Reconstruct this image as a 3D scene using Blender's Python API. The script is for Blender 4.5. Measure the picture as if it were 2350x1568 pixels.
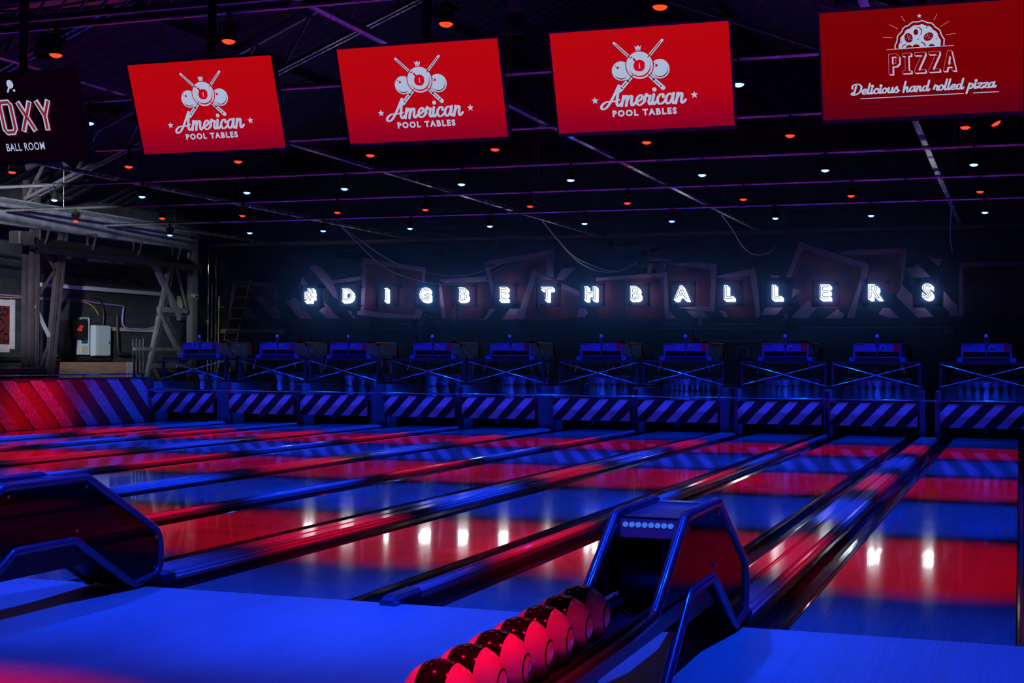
import bpy, math, random
from mathutils import Vector, Matrix, Euler
random.seed(7)
PI = math.pi
scene = bpy.context.scene
for o in list(bpy.data.objects):
    bpy.data.objects.remove(o)
COL = scene.collection

# ------------------------------------------------------------------ camera
# photograph taken as 2350 x 1568 px, focal length 3274 px
cam_d = bpy.data.cameras.new('camera')
cam_d.sensor_width = 36.0
cam_d.lens = 3274.4 / 2350 * 36.0
cam_d.clip_start = 0.05
cam_d.clip_end = 200
cam = bpy.data.objects.new('camera', cam_d)
COL.objects.link(cam)
yaw, pitch, roll = 0.3418, 0.0127, 0.0056
fw = Vector((-math.sin(yaw) * math.cos(pitch), math.cos(yaw) * math.cos(pitch), math.sin(pitch)))
rt = Vector((math.cos(yaw), math.sin(yaw), 0))
up = rt.cross(fw)
rt2 = rt * math.cos(roll) + up * math.sin(roll)
up2 = up * math.cos(roll) - rt * math.sin(roll)
m = Matrix((rt2, up2, -fw)).transposed().to_4x4()
m.translation = Vector((1.0823, -7.1751, 1.34))
cam.matrix_world = m
scene.camera = cam

# ------------------------------------------------------------------ world and exposure
w = bpy.data.worlds.new('world')
scene.world = w
w.use_nodes = True
w.node_tree.nodes['Background'].inputs[0].default_value = (0.06, 0.06, 0.6, 1)
w.node_tree.nodes['Background'].inputs[1].default_value = 0.006
scene.view_settings.view_transform = 'Standard'
scene.view_settings.look = 'None'
scene.view_settings.exposure = 0.0
scene.view_settings.gamma = 1.0
scene.view_settings.use_curve_mapping = False
cy = scene.cycles
cy.max_bounces = 5
cy.diffuse_bounces = 2
cy.glossy_bounces = 4
cy.transmission_bounces = 4
cy.transparent_max_bounces = 8
cy.sample_clamp_indirect = 4.0
cy.caustics_reflective = False
cy.caustics_refractive = False
cy.use_denoising = True
cy.use_adaptive_sampling = True
cy.adaptive_threshold = 0.045
cy.adaptive_min_samples = 16
BLUE = (0.0, 0.036, 1.0)
RED = (1.0, 0.0, 0.035)
P_BLUE = 1500.0
P_RED = 760.0
LETTER_E = 11.0

# a white work flood on the next bay's steelwork, to the left of the lanes
fl = bpy.data.lights.new('work_flood', 'SPOT')
fl.energy = 6500
fl.color = (0.86, 0.93, 1.0)
fl.spot_size = math.radians(21)
fl.spot_blend = 0.6
fl.shadow_soft_size = 0.12
flo = bpy.data.objects.new('work_flood', fl)
COL.objects.link(flo)
flo.location = (-11.2, 6.0, 4.4)
flo.rotation_euler = (Vector((-17.9, 18.0, 3.0)) - Vector(flo.location)).to_track_quat('-Z', 'Y').to_euler()

# ------------------------------------------------------------------ materials
MATS = {}


def mat(name, col=(0.5, 0.5, 0.5), rough=0.5, metal=0.0, emit=None, es=1.0, coat=0.0, coat_r=0.05, spec=0.5):
    if name in MATS:
        return MATS[name]
    M = bpy.data.materials.new(name)
    M.use_nodes = True
    b = M.node_tree.nodes['Principled BSDF']
    b.inputs['Base Color'].default_value = (*col, 1)
    b.inputs['Roughness'].default_value = rough
    b.inputs['Metallic'].default_value = metal
    b.inputs['Specular IOR Level'].default_value = spec
    b.inputs['Coat Weight'].default_value = coat
    b.inputs['Coat Roughness'].default_value = coat_r
    if emit:
        b.inputs['Emission Color'].default_value = (*emit, 1)
        b.inputs['Emission Strength'].default_value = es
    MATS[name] = M
    return M


class NT:
    def __init__(s, M):
        s.t = M.node_tree
        s.n = s.t.nodes

    def add(s, ty, **kw):
        n = s.n.new(ty)
        for k, v in kw.items():
            setattr(n, k, v)
        return n

    def link(s, a, b):
        s.t.links.new(a, b)

    def math(s, op, a, b=None, c=None):
        n = s.n.new('ShaderNodeMath')
        n.operation = op
        for i, v in enumerate((a, b, c)):
            if v is None:
                continue
            if isinstance(v, (int, float)):
                n.inputs[i].default_value = v
            else:
                s.link(v, n.inputs[i])
        return n.outputs[0]

    def ramp(s, fac, stops):
        r = s.n.new('ShaderNodeValToRGB')
        s.link(fac, r.inputs[0])
        e = r.color_ramp.elements
        while len(e) < len(stops):
            e.new(0.5)
        for i, (p, c) in enumerate(stops):
            e[i].position = p
            e[i].color = (*c, 1)
        return r.outputs[0]


def noise_tint(M, scale, amount, stretch=(1, 1, 1), rough=None, bump=0.0):
    """fine mottling of the base colour (and roughness / relief) of an opaque material"""
    g = NT(M)
    b = M.node_tree.nodes['Principled BSDF']
    tc = g.add('ShaderNodeTexCoord')
    mp = g.add('ShaderNodeMapping')
    mp.inputs['Scale'].default_value = stretch
    g.link(tc.outputs['Object'], mp.inputs[0])
    nz = g.add('ShaderNodeTexNoise')
    nz.inputs['Scale'].default_value = scale
    nz.inputs['Detail'].default_value = 6
    g.link(mp.outputs[0], nz.inputs['Vector'])
    c = b.inputs['Base Color'].default_value[:3]
    lo = tuple(max(0, x * (1 - amount)) for x in c)
    hi = tuple(min(1, x * (1 + amount)) for x in c)
    g.link(g.ramp(nz.outputs[0], [(0.3, lo), (0.7, hi)]), b.inputs['Base Color'])
    if rough:
        mr = g.add('ShaderNodeMapRange')
        mr.inputs['To Min'].default_value = rough[0]
        mr.inputs['To Max'].default_value = rough[1]
        g.link(nz.outputs[0], mr.inputs[0])
        g.link(mr.outputs[0], b.inputs['Roughness'])
    if bump:
        bp = g.add('ShaderNodeBump')
        bp.inputs['Strength'].default_value = bump
        bp.inputs['Distance'].default_value = 0.01
        g.link(nz.outputs[0], bp.inputs['Height'])
        g.link(bp.outputs[0], b.inputs['Normal'])
    return M


def boards(name, col, rough, coat, coat_r, spec):
    """synthetic maple: narrow printed boards along Y, grain and scuffs"""
    M = mat(name, col, rough, coat=coat, coat_r=coat_r, spec=spec)
    g = NT(M)
    b = M.node_tree.nodes['Principled BSDF']
    tc = g.add('ShaderNodeTexCoord')
    sx = g.add('ShaderNodeSeparateXYZ')
    g.link(tc.outputs['Object'], sx.inputs[0])
    q = g.math('DIVIDE', sx.outputs[0], 0.02733)
    fr = g.math('FRACT', q)
    ln = g.math('LESS_THAN', fr, 0.055)
    idx = g.math('FLOOR', q)
    wn = g.add('ShaderNodeTexWhiteNoise', noise_dimensions='1D')
    g.link(idx, wn.inputs['W'])
    mp = g.add('ShaderNodeMapping')
    mp.inputs['Scale'].default_value = (40, 1.2, 1)
    g.link(tc.outputs['Object'], mp.inputs[0])
    nz = g.add('ShaderNodeTexNoise')
    nz.inputs['Scale'].default_value = 1.5
    nz.inputs['Detail'].default_value = 5
    g.link(mp.outputs[0], nz.inputs['Vector'])
    n2 = g.add('ShaderNodeTexNoise')
    n2.inputs['Scale'].default_value = 2.2
    n2.inputs['Detail'].default_value = 9
    n2.inputs['Roughness'].default_value = 0.68
    g.link(tc.outputs['Object'], n2.inputs['Vector'])
    v = g.math('MULTIPLY_ADD', wn.outputs[0], 0.10, g.math('MULTIPLY_ADD', nz.outputs[0], 0.30, 0.68))
    v = g.math('MULTIPLY', v, g.math('MULTIPLY_ADD', n2.outputs[0], 0.22, 0.89))
    v = g.math('MULTIPLY', v, g.math('MULTIPLY_ADD', ln, -0.35, 1.0))
    mx = g.add('ShaderNodeMix', data_type='RGBA', blend_type='MULTIPLY')
    mx.inputs[0].default_value = 1
    mx.inputs[6].default_value = (*col, 1)
    cc = g.add('ShaderNodeCombineColor')
    for i in range(3):
        g.link(v, cc.inputs[i])
    g.link(cc.outputs[0], mx.inputs[7])
    g.link(mx.outputs[2], b.inputs['Base Color'])
    mr = g.add('ShaderNodeMapRange')
    mr.inputs['From Min'].default_value = 0.3
    mr.inputs['From Max'].default_value = 0.75
    mr.inputs['To Min'].default_value = rough * 0.85
    mr.inputs['To Max'].default_value = rough * 1.2
    g.link(n2.outputs[0], mr.inputs[0])
    g.link(mr.outputs[0], b.inputs['Roughness'])
    bp = g.add('ShaderNodeBump')
    bp.inputs['Strength'].default_value = 0.02
    bp.inputs['Distance'].default_value = 0.002
    g.link(nz.outputs[0], bp.inputs['Height'])
    g.link(bp.outputs[0], b.inputs['Normal'])
    return M


def clear(name, tint, dif, dif_amt, gloss_amt, rough=0.03):
    """acrylic: tinted see-through sheet with a faint milky scatter and a surface gloss"""
    M = bpy.data.materials.new(name)
    M.use_nodes = True
    g = NT(M)
    g.n.clear()
    out = g.add('ShaderNodeOutputMaterial')
    tr = g.add('ShaderNodeBsdfTransparent')
    tr.inputs[0].default_value = (*tint, 1)
    df = g.add('ShaderNodeBsdfDiffuse')
    df.inputs[0].default_value = (*dif, 1)
    gl = g.add('ShaderNodeBsdfGlossy')
    gl.inputs['Roughness'].default_value = rough
    m1 = g.add('ShaderNodeMixShader')
    m1.inputs[0].default_value = dif_amt
    g.link(tr.outputs[0], m1.inputs[1])
    g.link(df.outputs[0], m1.inputs[2])
    m2 = g.add('ShaderNodeMixShader')
    fz = g.add('ShaderNodeFresnel')
    fz.inputs[0].default_value = 1.45
    g.link(g.math('MULTIPLY', fz.outputs[0], gloss_amt), m2.inputs[0])
    g.link(m1.outputs[0], m2.inputs[1])
    g.link(gl.outputs[0], m2.inputs[2])
    g.link(m2.outputs[0], out.inputs[0])
    MATS[name] = M
    return M


def emitter(name, col, s):
    M = bpy.data.materials.new(name)
    M.use_nodes = True
    g = NT(M)
    g.n.clear()
    out = g.add('ShaderNodeOutputMaterial')
    e = g.add('ShaderNodeEmission')
    e.inputs[0].default_value = (*col, 1)
    e.inputs[1].default_value = s
    g.link(e.outputs[0], out.inputs[0])
    MATS[name] = M
    return M


LANE = boards('lane_maple', (0.50, 0.40, 0.34), 0.085, 0.5, 0.03, 0.6)
APPR = boards('approach_maple', (0.66, 0.55, 0.46), 0.40, 0.08, 0.25, 0.45)
GUTTER = noise_tint(mat('gutter_plastic', (0.022, 0.022, 0.025), 0.18, 0.0, coat=1.0, coat_r=0.05), 6, 0.3, (1, 0.1, 1))
CAPM = noise_tint(mat('divider_aluminium', (0.50, 0.50, 0.53), 0.28, 0.2, coat=1.0, coat_r=0.10), 8, 0.15, (6, 0.05, 1))
BLACK = mat('black_plastic', (0.012, 0.012, 0.014), 0.4)
BLACKM = mat('black_steel', (0.02, 0.02, 0.022), 0.45, 0.2)
WALLB = noise_tint(mat('wall_black_paint', (0.016, 0.018, 0.024), 0.75), 3, 0.35, bump=0.15)
BLOCK = noise_tint(mat('painted_block', (0.035, 0.037, 0.042), 0.6), 5, 0.35, bump=0.3)
ROOF = noise_tint(mat('roof_sheet', (0.006, 0.007, 0.015), 0.6, 0.0), 2, 0.3)
STEELP = noise_tint(mat('purple_grey_steel', (0.26, 0.22, 0.30), 0.35, 0.4), 6, 0.2)
GALV = noise_tint(mat('galvanised_steel', (0.85, 0.85, 0.88), 0.25, 0.9), 14, 0.15, rough=(0.16, 0.34))
PIPE = noise_tint(mat('lighting_pipe', (0.55, 0.55, 0.58), 0.22, 0.85), 18, 0.3, rough=(0.1, 0.35))
GIRD = noise_tint(mat('girder_paint', (0.20, 0.225, 0.255), 0.5), 4, 0.35, bump=0.05)
CLOTH = mat('black_cloth', (0.003, 0.003, 0.003), 1.0, spec=0.0)
KICK = noise_tint(mat('kick_panel', (0.20, 0.19, 0.19), 0.5), 4, 0.15)
POSTG = noise_tint(mat('post_grey', (0.17, 0.18, 0.20), 0.5), 5, 0.25)
COLST = noise_tint(mat('column_steel', (0.085, 0.068, 0.078), 0.4, 0.3), 6, 0.2)
GREYP = noise_tint(mat('grey_paint', (0.36, 0.38, 0.40), 0.5), 5, 0.25, bump=0.05)
LGREY = noise_tint(mat('light_grey_panel', (0.42, 0.40, 0.39), 0.4), 4, 0.15)
WHITEP = noise_tint(mat('white_paint', (0.62, 0.58, 0.62), 0.7), 9, 0.12)
WHITE_PURPLE_LIT = noise_tint(mat('mural_white_purple_lit', (0.72, 0.36, 0.85), 0.7), 9, 0.12)  # white paint with the purple lamp bounce put into its colour
REDM = noise_tint(mat('mural_dark_red', (0.26, 0.02, 0.03), 0.7), 2.2, 0.9)
CABF = noise_tint(mat('machine_blue', (0.05, 0.12, 0.36), 0.42), 4, 0.1)
CABG = noise_tint(mat('machine_green_grey', (0.26, 0.52, 0.54), 0.42), 5, 0.15)
CUP = mat('pin_cup_plastic', (0.25, 0.27, 0.36), 0.35)
PINW = mat('pin_white', (0.62, 0.62, 0.64), 0.25, coat=0.5)
REDS = mat('red_stripe', (0.6, 0.015, 0.02), 0.3)
REDB = mat('red_label', (0.55, 0.03, 0.03), 0.5)
YEL = mat('yellow_label', (0.85, 0.55, 0.02), 0.5)
STICK = mat('white_sticker', (0.75, 0.78, 0.8), 0.4)
TUBEB = mat('blue_painted_tube', (0.075, 0.085, 0.14), 0.28, 0.2, coat=0.4)
WOODP = noise_tint(mat('plywood', (0.36, 0.22, 0.15), 0.6), 3, 0.25, (1, 1, 6))
CHROME = mat('chrome', (0.8, 0.8, 0.82), 0.12, 1.0)
RUBBER = mat('rubber_cable', (0.02, 0.02, 0.022), 0.45)
CABLEW = mat('pale_cable', (0.6, 0.6, 0.6), 0.35)
PURPC = mat('purple_cable', (0.3, 0.22, 0.6), 0.5)
SMOKE = clear('smoked_acrylic', (0.10, 0.10, 0.13), (0.02, 0.02, 0.03), 0.25, 0.8)
ACRYL = clear('clear_acrylic', (0.80, 0.84, 0.88), (0.30, 0.5, 0.75), 0.16, 0.6)
ADDED_GLOW = emitter('added_letter_glow', (0.40, 0.70, 1.0), 5.0)  # glow added behind the letters to light the wall and panels
NEON = emitter('sign_neon', (0.52, 0.64, 1.0), LETTER_E)
LENSB = emitter('lamp_lens_blue', (0.02, 0.10, 1.0), 40)
LENSR = emitter('lamp_lens_red', (1.0, 0.010, 0.003), 9)
GFX = emitter('screen_white', (0.46, 0.55, 0.76), 0.85)
GFXP = emitter('screen_pink', (0.55, 0.10, 0.14), 0.95)
SCRK = emitter('screen_black', (0.006, 0.0, 0.006), 0.5)
SHADW = emitter('screen_shadow_red', (0.07, 0.0, 0.012), 1.0)
ROXR = emitter('screen_letter_red', (0.24, 0.015, 0.025), 1.0)


def screen_red(name, top, mid, bot):
    """the red picture on a display: a plain vertical fade"""
    M = emitter(name, mid, 1.0)
    g = NT(M)
    tc = g.add('ShaderNodeTexCoord')
    sx = g.add('ShaderNodeSeparateXYZ')
    g.link(tc.outputs['Generated'], sx.inputs[0])
    e = [n for n in g.n if n.type == 'EMISSION'][0]
    g.link(g.ramp(sx.outputs[2], [(0.0, bot), (0.35, mid), (1.0, top)]), e.inputs[0])
    return M


# ------------------------------------------------------------------ mesh builder
class MB:
    def __init__(s):
        s.v = []
        s.f = []
        s.sm = []
        s.mi = []
        s.mat = 0

    def _add(s, vs, fs, smooth=False):
        o = len(s.v)
        s.v += [tuple(x) for x in vs]
        for f in fs:
            s.f.append(tuple(i + o for i in f))
            s.sm.append(smooth)
            s.mi.append(s.mat)
        return s

    def box(s, x0, x1, y0, y1, z0, z1):
        v = [(x0, y0, z0), (x1, y0, z0), (x1, y1, z0), (x0, y1, z0), (x0, y0, z1), (x1, y0, z1), (x1, y1, z1), (x0, y1, z1)]
        return s._add(v, [(0, 3, 2, 1), (4, 5, 6, 7), (0, 1, 5, 4), (1, 2, 6, 5), (2, 3, 7, 6), (3, 0, 4, 7)])

    def bevel_box(s, x0, x1, y0, y1, z0, z1, b=0.01):
        """box with chamfered vertical edges and top/bottom rims"""
        def ring(i, z):
            a = i
            return [(x0 + a + b, y0 + a, z), (x1 - a - b, y0 + a, z), (x1 - a, y0 + a + b, z), (x1 - a, y1 - a - b, z), (x1 - a - b, y1 - a, z),
                    (x0 + a + b, y1 - a, z), (x0 + a, y1 - a - b, z), (x0 + a, y0 + a + b, z)]
        rs = [ring(b, z0), ring(0, z0 + b), ring(0, z1 - b), ring(b, z1)]
        v = [p for r in rs for p in r]
        f = []
        for k in range(3):
            for i in range(8):
                j = (i + 1) % 8
                f.append((k * 8 + i, k * 8 + j, (k + 1) * 8 + j, (k + 1) * 8 + i))
        f.append(tuple(range(7, -1, -1)))
        f.append(tuple(range(24, 32)))
        return s._add(v, f)

    def obox(s, c, ux, uy, uz, hx, hy, hz):
        c, ux, uy, uz = Vector(c), Vector(ux), Vector(uy), Vector(uz)
        v = []
        for z in (-1, 1):
            for x, y in ((-1, -1), (1, -1), (1, 1), (-1, 1)):
                v.append(c + ux * hx * x + uy * hy * y + uz * hz * z)
        return s._add(v, [(0, 3, 2, 1), (4, 5, 6, 7), (0, 1, 5, 4), (1, 2, 6, 5), (2, 3, 7, 6), (3, 0, 4, 7)])

    def bar(s, p, q, wd, ht, upv=(0, 0, 1)):
        """rectangular bar from p to q"""
        p, q = Vector(p), Vector(q)
        d = (q - p).normalized()
        u = Vector(upv)
        sd = d.cross(u)
        if sd.length < 1e-4:
            sd = d.cross(Vector((1, 0, 0)))
        sd.normalize()
        u = sd.cross(d)
        return s.obox((p + q) / 2, d, sd, u, (q - p).length / 2, wd / 2, ht / 2)

    def cyl(s, p, q, r, n=10, r2=None):
        return s.tube([p, q], r, n, radii=None if r2 is None else [r, r2])

    def tube(s, pts, r, n=8, closed=False, radii=None):
        P = [Vector(p) for p in pts]
        N = len(P)
        ref = None
        rings = []
        for i in range(N):
            if closed:
                d = (P[(i + 1) % N] - P[i - 1]).normalized()
            else:
                d = (P[min(i + 1, N - 1)] - P[max(i - 1, 0)]).normalized()
            if ref is None:
                ref = d.orthogonal().normalized()
            a = (ref - d * ref.dot(d))
            a = a.normalized() if a.length > 1e-6 else d.orthogonal().normalized()
            ref = a
            b = d.cross(a)
            rr = radii[i] if radii else r
            rings.append([P[i] + (a * math.cos(2 * PI * k / n) + b * math.sin(2 * PI * k / n)) * rr for k in range(n)])
        v = [p for g in rings for p in g]
        f = []
        for i in range(N if closed else N - 1):
            for k in range(n):
                j = (i + 1) % N
                f.append((i * n + k, i * n + (k + 1) % n, j * n + (k + 1) % n, j * n + k))
        s._add(v, f, True)
        if not closed:
            s._add(rings[0], [tuple(range(n - 1, -1, -1))])
            s._add(rings[-1], [tuple(range(n))])
        return s

    def lathe(s, prof, c=(0, 0, 0), n=16, ax=(0, 0, 1)):
        ax = Vector(ax).normalized()
        a = ax.orthogonal().normalized()
        if abs(ax.z) > 0.999:
            a = Vector((1, 0, 0))
        b = ax.cross(a)
        c = Vector(c)
        v = []
        for r, z in prof:
            for k in range(n):
                t = 2 * PI * k / n
                v.append(c + ax * z + (a * math.cos(t) + b * math.sin(t)) * r)
        f = []
        for i in range(len(prof) - 1):
            for k in range(n):
                f.append((i * n + k, i * n + (k + 1) % n, (i + 1) * n + (k + 1) % n, (i + 1) * n + k))
        s._add(v, f, True)
        if prof[0][0] > 1e-5:
            s._add(v[:n], [tuple(range(n - 1, -1, -1))])
        if prof[-1][0] > 1e-5:
            s._add(v[-n:], [tuple(range(n))])
        return s

    def prism(s, poly, o, ux, uy, depth):
        """2-D polygon in the frame (o, ux, uy) pushed along ux x uy"""
        o, ux, uy = Vector(o), Vector(ux), Vector(uy)
        nz = ux.cross(uy).normalized() * depth
        n = len(poly)
        a = [o + ux * x + uy * y for x, y in poly]
        v = a + [p + nz for p in a]
        f = [tuple(range(n - 1, -1, -1)), tuple(range(n, 2 * n))]
        for i in range(n):
            j = (i + 1) % n
            f.append((i, j, n + j, n + i))
        return s._add(v, f)

    def profile_y(s, prof, y0, y1, closed=True):
        """extrude an (x, z) outline along Y"""
        n = len(prof)
        v = [(x, y0, z) for x, z in prof] + [(x, y1, z) for x, z in prof]
        f = []
        for i in range(n if closed else n - 1):
            j = (i + 1) % n
            f.append((i, j, n + j, n + i))
        if closed:
            f.append(tuple(range(n - 1, -1, -1)))
            f.append(tuple(range(n, 2 * n)))
        return s._add(v, f)

    def flat(s, vs, fs, o, ux, uy, off=0.0, dep=0.0):
        """2-D verts/faces laid into a frame"""
        o, ux, uy = Vector(o), Vector(ux), Vector(uy)
        nz = ux.cross(uy)
        return s._add([o + ux * x + uy * y + nz * off for x, y in vs], fs)

    def build(s, name, material, parent=None, loc=None):
        me = bpy.data.meshes.new(name)
        me.from_pydata(s.v, [], s.f)
        mats = material if isinstance(material, (list, tuple)) else [material]
        for M in mats:
            me.materials.append(M)
        me.polygons.foreach_set('use_smooth', s.sm)
        me.polygons.foreach_set('material_index', s.mi)
        me.update()
        o = bpy.data.objects.new(name, me)
        COL.objects.link(o)
        if parent is not None:
            o.parent = parent
        if loc is not None:
            o.location = loc
        return o


def _each(s, name, material, parent=None):
    """one object per loose piece"""
    key, rep = {}, []
    for v in s.v:
        k = tuple(round(c, 4) for c in v)
        rep.append(key.setdefault(k, len(key)))
    par = list(range(len(key)))

    def root(a):
        while par[a] != a:
            par[a] = par[par[a]]
            a = par[a]
        return a
    for f in s.f:
        r0 = root(rep[f[0]])
        for i in f[1:]:
            par[root(rep[i])] = r0
    groups = {}
    for fi, f in enumerate(s.f):
        groups.setdefault(root(rep[f[0]]), []).append(fi)
    out = []
    for fl_ in groups.values():
        b = MB()
        ix = {}
        for fi in fl_:
            q = []
            for i in s.f[fi]:
                if i not in ix:
                    ix[i] = len(b.v)
                    b.v.append(s.v[i])
                q.append(ix[i])
            b.f.append(tuple(q))
            b.sm.append(s.sm[fi])
            b.mi.append(s.mi[fi])
        out.append(b.build(name, material, parent))
    return out


MB.each = _each


def tag(o, label, cat, group=None):
    o['label'] = label
    o['category'] = cat
    if group:
        o['group'] = group
    return o


def thing(name, label, cat, loc=(0, 0, 0), group=None):
    o = bpy.data.objects.new(name, None)
    COL.objects.link(o)
    o.location = loc
    o.empty_display_size = 0.1
    return tag(o, label, cat, group)


def structure(o):
    o['kind'] = 'structure'
    return o


def dup(root, loc, label, group=None):
    r = root.copy()
    COL.objects.link(r)
    r.location = loc
    r['label'] = label
    if group:
        r['group'] = group
    for ch in list(root.children):
        c = ch.copy()
        COL.objects.link(c)
        c.parent = r
        for g in ch.children:
            d = g.copy()
            COL.objects.link(d)
            d.parent = c
    return r


def fillet(pts, r, n=5):
    """round the corners of a 3-D polyline"""
    P = [Vector(p) for p in pts]
    out = [P[0]]
    for i in range(1, len(P) - 1):
        a, b, c = P[i - 1], P[i], P[i + 1]
        u, v = (a - b), (c - b)
        ang = u.angle(v)
        rr = r[i] if isinstance(r, (list, tuple)) else r
        t = min(rr / math.tan(ang / 2), u.length * 0.48, v.length * 0.48)
        p, q = b + u.normalized() * t, b + v.normalized() * t
        for k in range(n + 1):
            s_ = k / n
            out.append((1 - s_) ** 2 * p + 2 * s_ * (1 - s_) * b + s_ ** 2 * q)
    out.append(P[-1])
    return out


def spline(pts, n=6):
    """Catmull-Rom through points"""
    P = [Vector(p) for p in pts]
    out = []
    for i in range(len(P) - 1):
        p0 = P[max(i - 1, 0)]
        p1, p2 = P[i], P[i + 1]
        p3 = P[min(i + 2, len(P) - 1)]
        for k in range(n):
            t = k / n
            out.append(0.5 * ((2 * p1) + (p2 - p0) * t + (2 * p0 - 5 * p1 + 4 * p2 - p3) * t * t + (3 * p1 - p0 - 3 * p2 + p3) * t ** 3))
    out.append(P[-1])
    return out


# each lane named by the lit letter seen above its far end
BY = ['right of the lit letter S', 'below the lit letter R', 'below the last lit letter L', 'below the lit letter A', 'below the lit letter H',
      'below the first lit letter E', 'below the lit letter G', 'below the lit letter D', 'left of the lit hash sign', 'next to the striped side wall']
NTH = ['first', 'second', 'third', 'fourth', 'fifth', 'sixth', 'seventh', 'eighth', 'ninth', 'tenth', 'eleventh', 'twelfth',
       'thirteenth', 'fourteenth', 'fifteenth']

# lanes, right to left: x of each lane's left edge; pairs share a wide divider with a ball-return track
LW = 1.066
LEFTS = [0.0]
for k in range(9):
    LEFTS.append(LEFTS[-1] - (1.86 if k % 2 == 0 else 1.64))
CENT = [x + LW / 2 for x in LEFTS]
DECK_END = 19.12
WALL_Y = 24.3
LEFT_X = -18.3

# ------------------------------------------------------------------ building shell
structure(MB().box(-18.3, 4.0, -9.0, -0.004, -0.1, 0.0).build('floor', APPR))
structure(MB().box(-19.5, 5.0, -0.004, WALL_Y + 0.2, -0.4, -0.25).build('floor_slab', BLACK))
structure(MB().box(-19.5, 8.0, WALL_Y, WALL_Y + 0.25, -0.4, 11.0).build('wall_back', WALLB))
structure(MB().box(8.0, 8.2, -9.0, WALL_Y + 0.25, -0.4, 11.0).build('wall_right', WALLB))
wl = structure(MB().box(LEFT_X - 0.25, LEFT_X - 0.012, -9.0, WALL_Y, -0.4, 7.0).build('wall_left', BLOCK))
# block courses of the left wall that the photograph lets one pick apart
blk = MB().box(0, 0.012, 0.004, 0.436, 0.004, 0.211).build('block', BLOCK, wl)
first = True
for r in range(12):
    for c in range(19):
        y = 14.2 + c * 0.44 + (0.22 if r % 2 else 0)
        if y > 22.6:
            continue
        o = blk if first else blk.copy()
        if not first:
            COL.objects.link(o)
            o.parent = wl
        first = False
        o.location = (LEFT_X - 0.012 - random.random() * 0.003, y, 0.80 + r * 0.215)

# pitched roof of profiled sheet, ridge along the lanes at x = -7.15
RX, RZ = -7.15, 9.45


def roof_profile(x0, x1, z0, z1, pitch=0.33):
    n = int(abs(x1 - x0) / pitch)
    top = []
    for i in range(n):
        for t, h in ((0, 0), (0.35, 0), (0.5, 0.05), (0.85, 0.05)):
            q = (i + t) / n
            top.append((x0 + (x1 - x0) * q, z0 + (z1 - z0) * q + h))
    top.append((x1, z1))
    return top


cl = MB()
for x1, z1 in ((-19.6, RZ - 0.417 * (12.45)), (8.4, RZ - 0.417 * 15.55)):
    # sheet ribs run down the slope, so the corrugation repeats along Y
    n = 92
    ys = []
    for i in range(n):
        y = -9 + 33.6 * i / n
        p = 33.6 / n
        ys += [(y, 0), (y + p * 0.4, 0), (y + p * 0.52, 0.045), (y + p * 0.88, 0.045)]
    ys.append((24.6, 0))
    v, f = [], []
    for y, h in ys:
        v += [(RX, y, RZ + h), (x1, y, z1 + h)]
    for i in range(len(ys) - 1):
        f.append((2 * i, 2 * i + 1, 2 * i + 3, 2 * i + 2))
    cl._add(v, f)
structure(cl.build('ceiling', ROOF))

# ------------------------------------------------------------------ lanes
lane_panel = None
for i, x0 in enumerate(LEFTS):
    t = thing('bowling_lane', f'polished maple bowling lane running back to the machine {BY[i]}', 'lane', (x0, 0, 0), 'bowling lanes')
    for k in range(5):
        y0 = DECK_END / 5 * k
        y1 = DECK_END / 5 * (k + 1) - 0.002
        if i == 0:
            MB().box(0, LW, y0, y1, -0.06, 0.0).build('lane_panel', LANE, t)
        else:
            pass
    if i == 0:
        LANE0 = t
    else:
        for ch in list(LANE0.children):
            c = ch.copy()
            COL.objects.link(c)
            c.parent = t


def gutter_prof(xa, xb, up_a=-0.004, up_b=-0.004):
    """half-round channel between xa and xb as a thin closed shell"""
    n = 10
    outer, inner = [], []
    cx, hw = (xa + xb) / 2, abs(xb - xa) / 2
    for k in range(n + 1):
        a = PI * k / n
        inner.append((cx - hw * 0.97 * math.cos(a), -0.004 - 0.092 * math.sin(a) ** 0.8))
        outer.append((cx - hw * 0.988 * math.cos(a), -0.012 - 0.102 * math.sin(a) ** 0.8))
    return inner + outer[::-1]


def gutter(t, xa, xb):
    o = MB().profile_y(gutter_prof(xa, xb), 0.0, DECK_END).build('gutter', GUTTER, t)
    for p in o.data.polygons:
        p.use_smooth = False
    return o


GW = 0.235
NARROW = [(-0.052, -0.02), (-0.052, 0.030), (-0.046, 0.042), (-0.012, 0.048), (-0.008, 0.040), (0.004, 0.040), (0.008, 0.050), (0.042, 0.044), (0.052, 0.030), (0.052, -0.02)]
WIDE_L = [(-0.162, -0.02), (-0.162, 0.012), (-0.150, 0.018), (-0.146, 0.032), (-0.120, 0.034), (-0.116, 0.046), (-0.020, 0.046), (-0.014, 0.038), (-0.004, 0.038), (-0.004, -0.02)]
WIDE_R = [(-x, z) for x, z in WIDE_L][::-1]


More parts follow.
